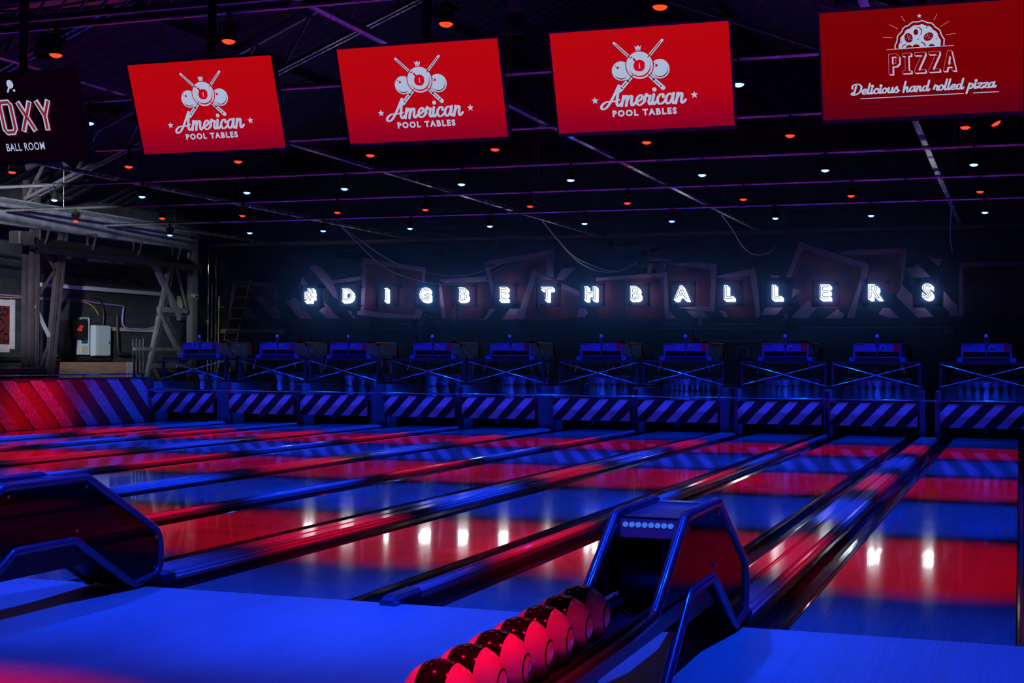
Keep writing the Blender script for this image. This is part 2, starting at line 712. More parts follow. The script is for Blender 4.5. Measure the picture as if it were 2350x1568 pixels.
def divider(cx, wide, label, idx):
    t = thing('lane_divider', label, 'divider', (cx, 0, 0), 'dividers between the lanes')
    hw = 0.1625 if wide else 0.052
    if wide:
        for pr in (WIDE_L, WIDE_R):
            MB().profile_y(pr, 0.32, 18.42).build('track_cover', CAPM, t)
        MB().bevel_box(-0.160, 0.160, 0.20, 0.32, -0.02, 0.05, 0.012).build('end_cap', TUBEB, t)
    else:
        MB().profile_y(NARROW, 0.25, 18.42).build('cap_rail', CAPM, t)
        # moulded nose at the foul line
        m_ = MB()
        pr = [(-0.05, -0.003), (-0.055, 0.03), (-0.035, 0.052), (0.035, 0.052), (0.055, 0.03), (0.05, -0.003)]
        sec = [(-0.09, 0.55), (-0.075, 0.85), (-0.03, 1.0), (0.26, 1.0)]
        v, f = [], []
        for y, s_ in sec:
            v += [(x * (0.75 + 0.25 * s_), y, z * s_ if z > 0 else z) for x, z in pr]
        n = len(pr)
        for a in range(len(sec) - 1):
            for k in range(n):
                f.append((a * n + k, a * n + (k + 1) % n, (a + 1) * n + (k + 1) % n, (a + 1) * n + k))
        f += [tuple(range(n - 1, -1, -1)), tuple(range(len(v) - n, len(v)))]
        m_._add(v, f)
        m_.build('end_cap', TUBEB, t)
    gutter(t, -hw - GW, -hw)
    gutter(t, hw, hw + GW)
    return t


for i in range(9):
    wide = i % 2 == 0
    xr = LEFTS[i]
    xl = LEFTS[i + 1] + LW
    kind = 'broad ball-track divider' if wide else 'narrow ridged divider'
    divider((xr + xl) / 2, wide, f'{kind} with gutters, left of the lane ending {BY[i]}', i)
# right of the rightmost lane: gutter and rail only just inside the frame
divider(LW + GW + 0.052, False, 'narrow divider on the right side of the lane ending right of the letter S', 9)
t = thing('lane_divider', 'single gutter running along the foot of the striped side wall', 'divider', (LEFTS[-1], 0, 0), 'dividers between the lanes')
gutter(t, -GW, 0)

# ------------------------------------------------------------------ masking boards


def stripes(name, dark, light, x0, per, duty, slope):
    M = mat(name, light, 0.5)
    g = NT(M)
    b = M.node_tree.nodes['Principled BSDF']
    tc = g.add('ShaderNodeTexCoord')
    sx = g.add('ShaderNodeSeparateXYZ')
    g.link(tc.outputs['Object'], sx.inputs[0])
    u = g.math('SUBTRACT', sx.outputs[0], g.math('MULTIPLY', sx.outputs[2], slope))
    q = g.math('FRACT', g.math('DIVIDE', g.math('SUBTRACT', u, x0), per))
    s_ = g.math('LESS_THAN', q, duty)
    mx = g.add('ShaderNodeMix', data_type='RGBA')
    g.link(s_, mx.inputs[0])
    mx.inputs[6].default_value = (*dark, 1)
    mx.inputs[7].default_value = (*light, 1)
    g.link(mx.outputs[2], b.inputs['Base Color'])
    return M


MASKM = stripes('mask_stripes', (0.012, 0.011, 0.016), (0.62, 0.55, 0.68), -0.595, 0.383, 0.46, 0.95)
# local origin at the top middle of the board
M0 = thing('masking_board', 'x', 'mask board', (0, 0, 0), 'striped masking boards')
MB().box(-0.744, 0.744, -0.008, 0.008, -0.405, 0).build('striped_panel', MASKM, M0)
fr = MB()
fr.box(-0.750, -0.744, -0.012, 0.012, -0.41, 0.006).box(0.744, 0.750, -0.012, 0.012, -0.41, 0.006)
fr.box(-0.744, 0.744, -0.012, 0.012, 0, 0.006).box(-0.744, 0.744, -0.012, 0.012, -0.41, -0.405)
fr.build('edge_trim', TUBEB, M0)
for s_ in (-1, 1):
    c = MB()
    c.box(s_ * 0.782 - 0.03, s_ * 0.782 + 0.03, -0.02, 0.03, -0.10, 0.012)
    c.box(s_ * 0.765 - 0.02, s_ * 0.765 + 0.02, -0.035, 0.0, -0.035, 0.03)
    c.cyl((s_ * 0.785, -0.02, -0.04), (s_ * 0.785, -0.032, -0.04), 0.012, 8)
    c.build('bracket', TUBEB, M0)
dl = MB()
dl.cyl((-0.70, 0.055, -0.05), (0.70, 0.055, -0.05), 0.014, 8)
dl.build('deck_light', emitter('deck_light_blue', (0.0, 0.05, 1.0), 50.0), M0)
MB().box(-0.72, 0.72, 0.012, 0.10, -0.078, -0.072).box(-0.72, 0.72, 0.012, 0.02, -0.072, -0.02).build('light_shield', BLACKM, M0)  # unseen plate added to keep the deck light off the curtain
rg = MB()
rg.tube([(0.035 * math.cos(a), -0.012, -0.445 + 0.035 * math.sin(a)) for a in [2 * PI * k / 10 for k in range(10)]], 0.006, 5, True)
rg.build('latch_ring', TUBEB, M0)
for i, cx in enumerate(CENT):
    lb = f'black and violet striped masking board across the lane {BY[i]}'
    if i == 0:
        M0.location = (cx, 18.5, 0.616)
        M0['label'] = lb
    else:
        dup(M0, (cx, 18.5, 0.616), lb)

# one long round rail above the masks
r = thing('safety_rail', 'long thin tube running across all lanes just above the striped boards', 'rail', (0, 18.44, 0.672))
MB().cyl((-16.1, 0, 0), (1.5, 0, 0), 0.013, 10).build('tube', CHROME, r)
clp = MB()
for i, cx in enumerate(CENT):
    for s_ in (-0.77, 0.77):
        clp.box(cx + s_ - 0.012, cx + s_ + 0.012, -0.016, 0.12, -0.012, 0.012)
clp.each('rail_bracket', TUBEB, r)

# ------------------------------------------------------------------ kickbacks (side walls of the pin decks)


def kickback(x0, x1, label):
    t = thing('kickback_wall', label, 'kickback', ((x0 + x1) / 2, 18.62, 0), 'kickback walls beside the pin decks')
    h = (x1 - x0) / 2
    MB().box(-h, h, 0, 1.95, -0.2, 0.83).build('side_panel', KICK, t)
    if h > 0.04:
        MB().box(-h + 0.02, h - 0.02, -0.012, 0.0, 0, 0.80).build('front_infill', BLACK, t)
        for s_ in (-1, 1):
            MB().box(s_ * (h - 0.008) - 0.012, s_ * (h - 0.008) + 0.012, -0.02, 0.012, 0, 0.835).build('front_post', TUBEB, t)
    else:
        MB().box(-h - 0.004, h + 0.004, -0.02, 0.012, 0, 0.835).build('front_post', TUBEB, t)
    bt = MB()
    for z in (0.74, 0.77, 0.80):
        for s_ in (-0.6, 0.6):
            bt.cyl((h * s_, -0.02, z), (h * s_, -0.03, z), 0.009, 6)
    bt.each('bolt', BLACK, t)
    return t


for i in range(10):
    nm = BY[i]
    if i % 2 == 0:   # pairs: i and i+1 share the wide divider, i-1 and i the narrow one
        kickback(CENT[i] - 0.77 - 0.055, CENT[i] - 0.77, f'grey kickback panel left of the pin deck {nm}')
        if i + 1 < 10:
            kickback(CENT[i + 1] + 0.77, CENT[i + 1] + 0.825, f'grey kickback panel right of the pin deck {BY[i + 1]}')
    else:
        if i + 1 < 10:
            kickback(CENT[i + 1] + 0.77, CENT[i] - 0.77, f'shared grey kickback panel left of the pin deck {nm}')
kickback(CENT[9] - 0.82, CENT[9] - 0.77, 'grey kickback panel touching the end of the striped side wall')

# ------------------------------------------------------------------ pit curtains and backs
PC = thing('pit_curtain', 'x', 'curtain', (0, 19.14, 0), 'black curtains below the machines')
cu = MB()
v, f = [], []
N = 24
for k in range(N + 1):
    x = -0.765 + 1.53 * k / N
    y = 0.012 * math.sin(k * 2.1)
    v += [(x, y, -0.06), (x, y, 0.50)]
for k in range(N):
    f.append((2 * k, 2 * k + 2, 2 * k + 3, 2 * k + 1))
cu._add(v, f, True)
cu.build('cloth', CLOTH, PC)
MB().cyl((-0.77, 0, 0.505), (0.77, 0, 0.505), 0.012, 8).build('curtain_rod', BLACKM, PC)
for i, cx in enumerate(CENT):
    lb = f'black curtain closing the pit under the masking board {BY[i]}'
    if i == 0:
        PC.location.x = cx
        PC['label'] = lb
    else:
        dup(PC, (cx, 19.14, 0), lb)

# ------------------------------------------------------------------ string pin machines
PIN_SPOTS = []
for row in range(4):
    for k in range(row + 1):
        PIN_SPOTS.append(((k - row / 2) * 0.305, row * 0.264, row, k))
PIN_Y = 19.28


def make_machine(full):
    """origin on the lane floor, at the lane's middle, front plane y = 0 (world 18.95)"""
    t = thing('pin_machine', 'x', 'pinsetter', (0, 0, 0), 'pin machines behind the lanes')
    # supporting frame with crossed rods
    f_ = MB()
    f_.box(-0.77, 0.77, -0.02, 0.03, 1.300, 1.345)
    f_.box(-0.77, 0.77, 1.55, 1.60, 1.300, 1.345)
    for s_ in (-1, 1):
        f_.box(s_ * 0.755 - 0.022, s_ * 0.755 + 0.022, -0.02, 0.03, 0.83, 1.345)
        f_.box(s_ * 0.755 - 0.022, s_ * 0.755 + 0.022, 1.55, 1.60, 0.83, 1.345)
        f_.box(s_ * 0.755 - 0.02, s_ * 0.755 + 0.02, 0.03, 1.55, 1.305, 1.34)
        f_.box(s_ * 0.755 - 0.02, s_ * 0.755 + 0.02, 0.03, 1.55, 0.845, 0.87)
    f_.build('frame', BLACKM, t)
    for s_ in (-1, 1):
        MB().cyl((-0.75 * s_, -0.03 - 0.006 * s_, 1.295), (0.75 * s_, -0.03 - 0.006 * s_, 0.905), 0.009, 6).build('cross_rod', CHROME, t)
    bt = MB()
    for x in (-0.755, 0.755):
        for z in (0.905, 1.295):
            bt.cyl((x, -0.02, z), (x, -0.045, z), 0.014, 6)
    bt.cyl((0, -0.02, 1.10), (0, -0.045, 1.10), 0.02, 6)
    bt.each('bolt', TUBEB, t)
    # cabinet above
    y0 = 0.22
    c = MB()
    c.box(-0.415, 0.415, y0 + 0.30, y0 + 1.45, 1.40, 1.66)
    c.box(-0.415, -0.395, y0 + 0.02, y0 + 0.30, 1.34, 1.66)
    c.box(0.395, 0.415, y0 + 0.02, y0 + 0.30, 1.34, 1.66)
    c.box(-0.395, 0.395, y0 + 0.02, y0 + 0.30, 1.645, 1.66)
    c.build('cabinet', CABG, t)
    fp = MB()
    fp.box(-0.42, 0.42, y0, y0 + 0.02, 1.52, 1.668)
    for s_ in (-1, 1):
        fp.box(s_ * 0.405 - 0.015, s_ * 0.405 + 0.015, y0, y0 + 0.02, 1.40, 1.52)
    fp.box(-0.39, 0.39, y0 + 0.0, y0 + 0.02, 1.415, 1.425)
    fpo = fp.build('front_panel', CABF, t)
    # markings on the panel: short black code, prohibition disc with a hand, red notice
    k_ = MB()
    for q in range(4):
        x = -0.385 + q * 0.042
        k_.box(x, x + 0.022, y0 - 0.0015, y0, 1.632, 1.652)
        k_.box(x + 0.027, x + 0.033, y0 - 0.0015, y0, 1.632, 1.638)
    k_.build('code_marking', BLACK, fpo)
    d = MB()
    d.lathe([(0.048, 0), (0.048, 0.002), (0.0, 0.002)], (0.085, y0, 1.593), 20, (0, -1, 0))
    d.build('notice_disc', STICK, fpo)
    h = MB()
    h.prism([(0.065, 1.575), (0.105, 1.57), (0.112, 1.60), (0.104, 1.615), (0.098, 1.60), (0.092, 1.622), (0.086, 1.602), (0.08, 1.622), (0.075, 1.60), (0.066, 1.612)],
            (0, y0 - 0.0045, 0), (1, 0, 0), (0, 0, 1), 0.002)
    h.bar((0.056, y0 - 0.0045, 1.622), (0.114, y0 - 0.0045, 1.562), 0.002, 0.008, (0, -1, 0))
    h.tube([(0.085 + 0.042 * math.cos(a), y0 - 0.003, 1.593 + 0.042 * math.sin(a)) for a in [2 * PI * k / 18 for k in range(18)]], 0.004, 4, True)
    h.build('hand_symbol', BLACK, fpo)
    MB().box(0.29, 0.395, y0 - 0.002, y0, 1.530, 1.658).build('red_notice', REDB, fpo)
    b = MB()
    b.box(-0.39, 0.39, y0 + 0.10, y0 + 0.115, 1.46, 1.472)
    b.box(-0.39, 0.39, y0 + 0.28, y0 + 0.30, 1.42, 1.64)
    b.build('inner_bar', STEELP, t)
    MB().box(-0.40, 0.40, y0 + 0.01, y0 + 0.30, 1.345, 1.412).build('base_beam', BLACKM, t)
    for s_ in (-1, 1):
        MB().box(s_ * 0.45 - 0.042, s_ * 0.45 + 0.042, y0 - 0.03, y0 + 0.22, 1.345, 1.415).build('foot_bracket', CABF, t)
    # ball-headed lever
    lv = MB()
    lv.box(-0.032, -0.012, y0 - 0.035, y0 - 0.015, 1.66, 1.77).box(0.012, 0.032, y0 - 0.035, y0 - 0.015, 1.66, 1.77)
    lv.box(-0.032, 0.032, y0 - 0.03, y0, 1.65, 1.68)
    lv.cyl((0, y0 - 0.025, 1.42), (0, y0 - 0.025, 1.70), 0.012, 8)
    lo = lv.build('lever', TUBEB, t)
    MB().lathe([(0.0, -0.036), (0.020, -0.030), (0.034, -0.010), (0.034, 0.010), (0.02, 0.03), (0, 0.036)], (0, y0 - 0.025, 1.80), 12).build('lever_ball', STICK, lo)
    # right-hand side: red box, labels, trunking, hoppers
    MB().box(0.415, 0.44, y0 + 0.42, y0 + 0.62, 1.60, 1.655).build('red_switch_box', REDB, t)
    MB().box(0.415, 0.418, y0 + 0.78, y0 + 0.95, 1.592, 1.65).build('warning_label', YEL, t)
    MB().box(0.415, 0.43, y0 + 0.58, y0 + 0.74, 1.475, 1.515).build('socket', STICK, t)
    MB().box(0.415, 0.418, y0 + 0.12, y0 + 0.22, 1.475, 1.51).build('sticker', STICK, t)
    MB().cyl((0.43, y0 + 0.42, 1.672), (0.43, y0 + 1.35, 1.672), 0.014, 8).build('conduit', LGREY, t)
    MB().bevel_box(0.20, 0.36, y0 + 0.42, y0 + 0.60, 1.66, 1.715, 0.015).build('motor_cover', REDB, t)
    MB().bevel_box(0.34, 0.46, y0 + 1.46, y0 + 1.60, 1.42, 1.60, 0.012).build('red_guard', REDB, t)
    hp = MB()
    for ya in (0.50, 0.98):
        hp.prism([(ya, 1.40), (ya + 0.36, 1.40), (ya + 0.30, 1.02), (ya + 0.24, 1.0)], (0.36, y0, 0), (0, 1, 0), (0, 0, 1), 0.02)
    hp.build('hopper_plate', CABG, t)
    cb = MB()
    cb.tube(spline([(0.43, y0 + 1.3, 1.67), (0.47, y0 + 1.48, 1.62), (0.50, y0 + 1.52, 1.45), (0.47, y0 + 1.45, 1.36)], 5), 0.006, 5)
    cb.tube(spline([(0.43, y0 + 0.45, 1.66), (0.47, y0 + 0.40, 1.58), (0.46, y0 + 0.52, 1.47), (0.52, y0 + 0.5, 1.36)], 5), 0.006, 5)
    cb.tube(spline([(-0.02, -0.03, 1.44), (-0.05, -0.05, 1.0), (-0.05, -0.06, 0.66)], 4), 0.003, 4)
    cb.each('cable', RUBBER, t)
    # small levers and chains under the cabinet
    lk = MB()
    rnd = random.Random(3)
    for q in range(9):
        x = -0.5 + q * 0.125
        p = Vector((x, y0 + 0.1 + rnd.random() * 0.5, 1.08 + rnd.random() * 0.1))
        lk.cyl(p, p + Vector((rnd.uniform(0.05, 0.13), rnd.uniform(-0.05, 0.05), rnd.uniform(-0.02, 0.06))), 0.007, 5)
    for s_ in (-1, 1):
        lk.cyl((s_ * 0.44, 0.1, 1.30), (s_ * 0.50, 0.1, 1.12), 0.012, 6)
    lk.each('linkage', CHROME, t)
    # deck with ten cups
    MB().box(-0.60, 0.60, 0.18, 1.30, 1.015, 1.03).build('cup_deck', BLACKM, t)
    MB().box(-0.24, 0.24, 0.10, 0.18, 1.03, 1.05).build('deck_tray', TUBEB, t)
    cp = MB()
    cp.lathe([(0.062, 0.89), (0.066, 0.91), (0.085, 0.965), (0.108, 1.012), (0.102, 1.012), (0.078, 0.962), (0.06, 0.912), (0.056, 0.89), (0.062, 0.89)], (0, 0, 0), 14)
    c0 = None
    for x, y, r_, k in PIN_SPOTS:
        if c0 is None:
            c0 = cp.build('pin_cup', CUP, t, (x, y + PIN_Y - 18.95, 0))
        else:
            q = c0.copy()
            COL.objects.link(q)
            q.parent = t
            q.location = (x, y + PIN_Y - 18.95, 0)
    # pale board at the back of the pit
    MB().box(-0.76, 0.76, 1.58, 1.61, 0.60, 0.86).build('back_board', LGREY, t)
    MB().box(-0.76, 0.76, 1.57, 1.62, 0.86, 0.875).build('back_board_edge', STICK, t)
    return t


MC = make_machine(True)
for i, cx in enumerate(CENT):
    lb = f'blue-fronted pin machine on a cross-braced frame, {BY[i]}'
    if i == 0:
        MC.location = (cx, 18.95, 0)
        MC['label'] = lb
    else:
        dup(MC, (cx, 18.95, 0), lb)

# pins drawn up into the cups on their strings
PPROF = [(0.0, 0.0), (0.026, 0.0), (0.036, 0.019), (0.050, 0.057), (0.0572, 0.086), (0.0605, 0.114), (0.0575, 0.149), (0.047, 0.184), (0.033, 0.218),
         (0.0248, 0.238), (0.0229, 0.254), (0.0241, 0.277), (0.027, 0.298), (0.0322, 0.343), (0.028, 0.366), (0.016, 0.378), (0.0, 0.381)]
pin_me = MB().lathe(PPROF, (0, 0, 0), 14)
st = MB()
st.lathe([(0.0262, 0.236), (0.0256, 0.246)], (0, 0, 0), 14).lathe([(0.0254, 0.256), (0.0262, 0.266)], (0, 0, 0), 14)
P0 = None
ROWN = ['front pin', 'second-row', 'third-row', 'back-row']
SIDE = {1: ['left', 'right'], 2: ['left', 'middle', 'right'], 3: ['far left', 'inner left', 'inner right', 'far right']}
for i, cx in enumerate(CENT):
    drop = {2: 0.0, 3: 0.0, 6: 0.10, 7: 0.11, 5: 0.06, 4: 0.03}.get(i, 0.0)
    if i == 3:
        drop = 0.13
    for x, y, row, k in PIN_SPOTS:
        where = ROWN[row] if row == 0 else f'{ROWN[row]} {SIDE[row][k]} pin'
        lb = f'white bowling pin, {where}, in the machine {BY[i]}'
        loc = (cx + x, PIN_Y + y, 0.645 - drop)
        if P0 is None:
            P0 = pin_me.build('bowling_pin', PINW, None, loc)
            tag(P0, lb, 'bowling pin', 'bowling pins drawn up in the machines')
            st.build('neck_stripe', REDS, P0)
            MB().cyl((0, 0, 0.378), (0, 0, 0.52), 0.002, 4).build('pin_string', STICK, P0)
        else:
            dup(P0, loc, lb)

# thin haze hanging before the back wall, round the lit letters
hz = MB().box(-18.2, 5.0, 20.8, WALL_Y - 0.005, 0.2, 5.6).build('haze', MATS['black_plastic'])
HZ = bpy.data.materials.new('thin_haze')
HZ.use_nodes = True
g = NT(HZ)
g.n.clear()
vo = g.add('ShaderNodeOutputMaterial')
vs_ = g.add('ShaderNodeVolumeScatter')
vs_.inputs['Color'].default_value = (0.09, 0.27, 1.0, 1)
vs_.inputs['Density'].default_value = 0.18
vs_.inputs['Anisotropy'].default_value = 0.5
g.link(vs_.outputs[0], vo.inputs['Volume'])
hz.data.materials.clear()
hz.data.materials.append(HZ)
tag(hz, 'thin blue-white haze hanging around the lit letters before the back wall', 'haze')
hz['kind'] = 'stuff'
MURAL = [('i', [(-17.51, 3.19), (-16.38, 3.11), (-16.42, 2.78), (-16.64, 2.91), (-16.99, 2.87), (-17.21, 2.63), (-17.61, 2.72)]),
('i', [(-13.88, 3.65), (-12.41, 3.43), (-12.54, 2.53), (-12.6, 2.38), (-13.93, 2.52)]),
('f', [(-17.58, 3.31), (-16.29, 3.21), (-16.29, 3.1), (-17.51, 3.19)]),
('f', [(-17.58, 3.31), (-17.5, 3.28), (-17.61, 2.35), (-17.7, 2.32)]),
('f', [(-16.38, 3.12), (-16.29, 3.21), (-16.32, 2.79), (-16.42, 2.8)]),
('f', [(-13.98, 3.8), (-12.31, 3.53), (-12.32, 3.42), (-13.89, 3.65)]),
('f', [(-13.98, 3.8), (-13.88, 3.65), (-13.93, 2.52), (-14.02, 2.5)]),
('f', [(-12.41, 3.44), (-12.32, 3.43), (-12.34, 3.17), (-12.41, 3.17)]),
('f', [(-14.11, 2.5), (-13.93, 2.52), (-12.6, 2.38), (-12.56, 2.53), (-12.38, 2.54), (-12.45, 2.32), (-13.39, 2.33), (-14.11, 2.41)]),
('f', [(-14.8, 3.26), (-14.03, 3.35), (-14.03, 3.26), (-14.78, 3.18)]),
('s', [(-16.99, 2.87), (-16.65, 2.91), (-16.27, 2.54), (-16.27, 2.48), (-16.16, 2.34), (-16.41, 2.34)]),
('s', [(-17.16, 2.64), (-16.82, 2.33), (-17.19, 2.32), (-17.28, 2.44), (-17.25, 2.54)]),
('s', [(-15.43, 3.58), (-15.28, 3.66), (-15.07, 3.56), (-14.8, 3.27), (-14.78, 3.18), (-14.64, 2.88), (-14.64, 2.77), (-14.79, 2.88), (-14.99, 3.13)]),
('s', [(-15.63, 3.38), (-15.44, 3.16), (-15.71, 3.05), (-15.71, 3.12)]),
('s', [(-15.83, 2.86), (-15.65, 2.68), (-15.65, 2.52), (-15.5, 2.51), (-15.35, 2.32), (-15.7, 2.32), (-16.01, 2.66), (-16.08, 2.66), (-16.09, 2.71)]),
('s', [(-15.01, 2.73), (-14.61, 2.32), (-14.93, 2.32), (-15.15, 2.53), (-14.99, 2.61)]),
('s', [(-14.38, 2.51), (-14.28, 2.5), (-14.27, 2.41), (-14.16, 2.33), (-14.22, 2.33)]),
('i', [(-11.89, 3.13), (-10.75, 3.16), (-10.61, 2.76), (-10.7, 2.52), (-10.96, 2.28), (-11.79, 2.3)]),
('i', [(-10.69, 3.55), (-9.29, 3.75), (-9.26, 3.31), (-9.6, 3.42), (-9.74, 3.04), (-9.85, 2.69), (-10.59, 2.78)]),
('i', [(-9.55, 3.26), (-9.01, 3.18), (-8.49, 2.83), (-8.49, 2.29), (-9.82, 2.29)]),
('f', [(-11.98, 3.24), (-10.8, 3.3), (-10.71, 3.18), (-11.81, 3.14)]),
('f', [(-11.98, 3.17), (-11.9, 3.11), (-11.79, 2.29), (-11.9, 2.31)]),
('f', [(-10.81, 3.65), (-9.13, 3.9), (-9.13, 3.75), (-9.3, 3.74), (-10.48, 3.58), (-10.81, 3.59)]),
('f', [(-10.8, 3.53), (-10.7, 3.53), (-10.6, 3.13), (-10.59, 2.76), (-10.62, 2.85)]),
('f', [(-9.3, 3.75), (-9.12, 3.87), (-9.1, 3.24), (-9.26, 3.29)]),
('f', [(-9.61, 3.41), (-9.55, 3.26), (-9.83, 2.28), (-10.02, 2.29)]),
('f', [(-9.61, 3.41), (-9.54, 3.4), (-9.08, 3.19), (-9.35, 3.2), (-9.57, 3.28)]),
('f', [(-8.9, 3.11), (-8.48, 2.94), (-8.48, 2.82), (-8.9, 2.99)]),
('s', [(-10.68, 2.54), (-10.53, 2.53), (-10.75, 2.28), (-10.96, 2.28), (-10.79, 2.34)]),
('s', [(-10.17, 2.53), (-9.95, 2.53), (-10.03, 2.28), (-10.38, 2.28)]),
('s', [(-8.91, 3.46), (-8.56, 3.48), (-8.87, 3.18), (-9.03, 3.2)]),
('s', [(-8.48, 2.53), (-8.32, 2.53), (-8.27, 2.42), (-8.33, 2.34), (-8.54, 2.32)]),
('i', [(-8.08, 3.16), (-6.49, 3.23), (-6.46, 2.29), (-8.05, 2.28)]),
('i', [(-6.74, 3.53), (-5.4, 3.37), (-5.44, 2.55), (-6.13, 2.55), (-6.38, 3.12)]),
('i', [(-5.0, 3.19), (-4.54, 3.24), (-4.39, 2.32), (-5.02, 2.31), (-5.28, 2.57), (-5.31, 3.15)]),
('f', [(-8.08, 3.23), (-6.41, 3.33), (-6.49, 3.23), (-8.08, 3.16)]),
('f', [(-6.49, 3.23), (-6.41, 3.33), (-6.36, 2.28), (-6.46, 2.3)]),
('f', [(-6.83, 3.68), (-6.21, 3.6), (-6.84, 3.58)]),
('f', [(-6.84, 3.54), (-6.74, 3.53), (-6.78, 3.32), (-6.87, 3.32)]),
('f', [(-6.51, 3.53), (-5.74, 3.54), (-5.27, 3.5), (-5.28, 3.38), (-5.4, 3.37)]),
('f', [(-5.4, 3.37), (-5.28, 3.38), (-5.33, 2.42), (-5.44, 2.55)]),
('f', [(-5.7, 2.57), (-5.44, 2.55), (-5.33, 2.42), (-6.14, 2.53)]),
('f', [(-5.28, 3.23), (-4.45, 3.39), (-4.42, 3.37), (-4.54, 3.24), (-5.0, 3.19), (-5.27, 3.19)]),
('f', [(-4.54, 3.24), (-4.42, 3.38), (-4.29, 2.34), (-4.39, 2.3)]),
('s', [(-5.96, 2.46), (-5.61, 2.46), (-5.45, 2.29), (-5.8, 2.3)]),
('s', [(-6.34, 2.45), (-6.17, 2.28), (-6.36, 2.28)]),
('s', [(-5.25, 2.49), (-5.07, 2.42), (-5.02, 2.31), (-5.1, 2.31)]),
('s', [(-4.18, 2.52), (-3.81, 2.52), (-3.95, 2.36), (-4.27, 2.36), (-4.23, 2.48)]),
('s', [(-3.6, 2.94), (-3.43, 2.88), (-3.61, 2.72)]),
('s', [(-3.27, 2.66), (-3.21, 2.63), (-3.2, 2.52), (-3.08, 2.5), (-3.28, 2.28), (-3.63, 2.3)]),
('s', [(-2.63, 2.48), (-2.48, 2.34), (-2.55, 2.27), (-2.9, 2.27), (-2.77, 2.37)]),
('s', [(-4.08, 3.23), (-3.89, 3.22), (-3.89, 3.18), (-4.07, 3.18)]),
('i', [(-3.39, 3.8), (-2.12, 3.36), (-2.15, 3.11), (-2.42, 2.47), (-3.43, 2.52), (-3.63, 3.18)]),
('i', [(-2.46, 3.64), (-1.31, 3.66), (-1.32, 2.86), (-1.54, 2.78), (-2.01, 3.15), (-1.96, 3.43)]),
('i', [(-0.05, 3.33), (1.17, 3.36), (1.17, 2.31), (-0.03, 2.31)]),
('f', [(-3.45, 3.97), (-3.31, 3.9), (-1.96, 3.43), (-2.12, 3.36), (-3.39, 3.8)]),
('f', [(-2.12, 3.36), (-1.96, 3.43), (-2.01, 3.15), (-2.16, 2.83), (-2.27, 2.28), (-2.44, 2.29), (-2.15, 3.11)]),
('f', [(-3.45, 3.97), (-3.39, 3.8), (-3.63, 3.18), (-3.75, 3.18)]),
('f', [(-2.66, 3.72), (-2.42, 3.74), (-1.19, 3.77), (-1.31, 3.66), (-2.48, 3.64)]),
('f', [(-1.31, 3.66), (-1.19, 3.77), (-1.21, 3.33), (-1.29, 2.94), (-1.31, 2.94)]),
('f', [(-0.12, 3.45), (-0.05, 3.33), (-0.03, 2.3), (-0.13, 2.3)]),
('f', [(-0.12, 3.45), (1.17, 3.44), (1.17, 3.36), (-0.05, 3.33)]),
('s', [(-0.8, 3.62), (-0.68, 3.54), (-0.46, 3.51), (-0.53, 3.37), (-0.68, 3.5)]),
('s', [(-1.21, 3.32), (-1.1, 3.36), (-1.05, 3.35), (-0.97, 3.43), (-0.7, 3.15), (-1.05, 3.13)]),
('s', [(-1.28, 2.99), (-1.07, 2.76), (-1.06, 2.49), (-0.81, 2.49), (-0.63, 2.3), (-0.96, 2.28), (-1.4, 2.74)]),
('s', [(-0.43, 2.85), (-0.29, 2.67), (-0.14, 2.51), (-0.15, 2.3), (-0.33, 2.31), (-0.32, 2.4), (-0.44, 2.51)]),
('s', [(-1.77, 2.36), (-1.68, 2.49), (-1.53, 2.49), (-1.34, 2.27), (-1.55, 2.28)])]

# ------------------------------------------------------------------ painted mural on the back wall
# outlines in metres on the wall: x along the wall, z above the lanes.  i = dark red field, s = white stripe, f = white frame line
wm = thing('wall_mural', 'long painted mural of tilted frames, dark red fields and bars on the black back wall', 'mural', (0, WALL_Y, 0))
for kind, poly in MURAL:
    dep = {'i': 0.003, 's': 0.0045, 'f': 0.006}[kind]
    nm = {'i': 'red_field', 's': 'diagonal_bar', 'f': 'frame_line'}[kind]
    MB().prism([(x, z) for x, z in poly], (0, -dep, 0), (1, 0, 0), (0, 0, 1), -dep).build(nm, REDM if kind == 'i' else WHITE_PURPLE_LIT, wm)
sm = thing('wall_mural', 'red painted panel with black rings and white border on the left side wall', 'mural', (LEFT_X, 16.3, 1.95))
MB().box(0.004, 0.010, -0.75, 0.46, -0.36, 0.42).build('red_field', mat('side_mural_red', (0.14, 0.010, 0.010), 0.7), sm)
bd = MB()
bd.box(0.004, 0.014, 0.46, 0.62, -0.45, 0.56).box(0.004, 0.014, -0.75, 0.46, 0.42, 0.55).box(0.004, 0.014, -0.75, 0.46, -0.52, -0.36)
bd.build('frame_line', WHITEP, sm)
rn = MB()
for y, z, r_ in ((0.1, 0.28, 0.09), (0.3, 0.3, 0.07), (0.15, 0.02, 0.14), (0.33, -0.22, 0.08), (0.08, -0.25, 0.07), (-0.2, 0.1, 0.12), (-0.3, -0.2, 0.1)):
    rn.tube([(0.012, y + r_ * math.cos(a), z + r_ * math.sin(a)) for a in [2 * PI * k / 14 for k in range(14)]], 0.018, 4, True)
rn.build('black_ring', BLACK, sm)

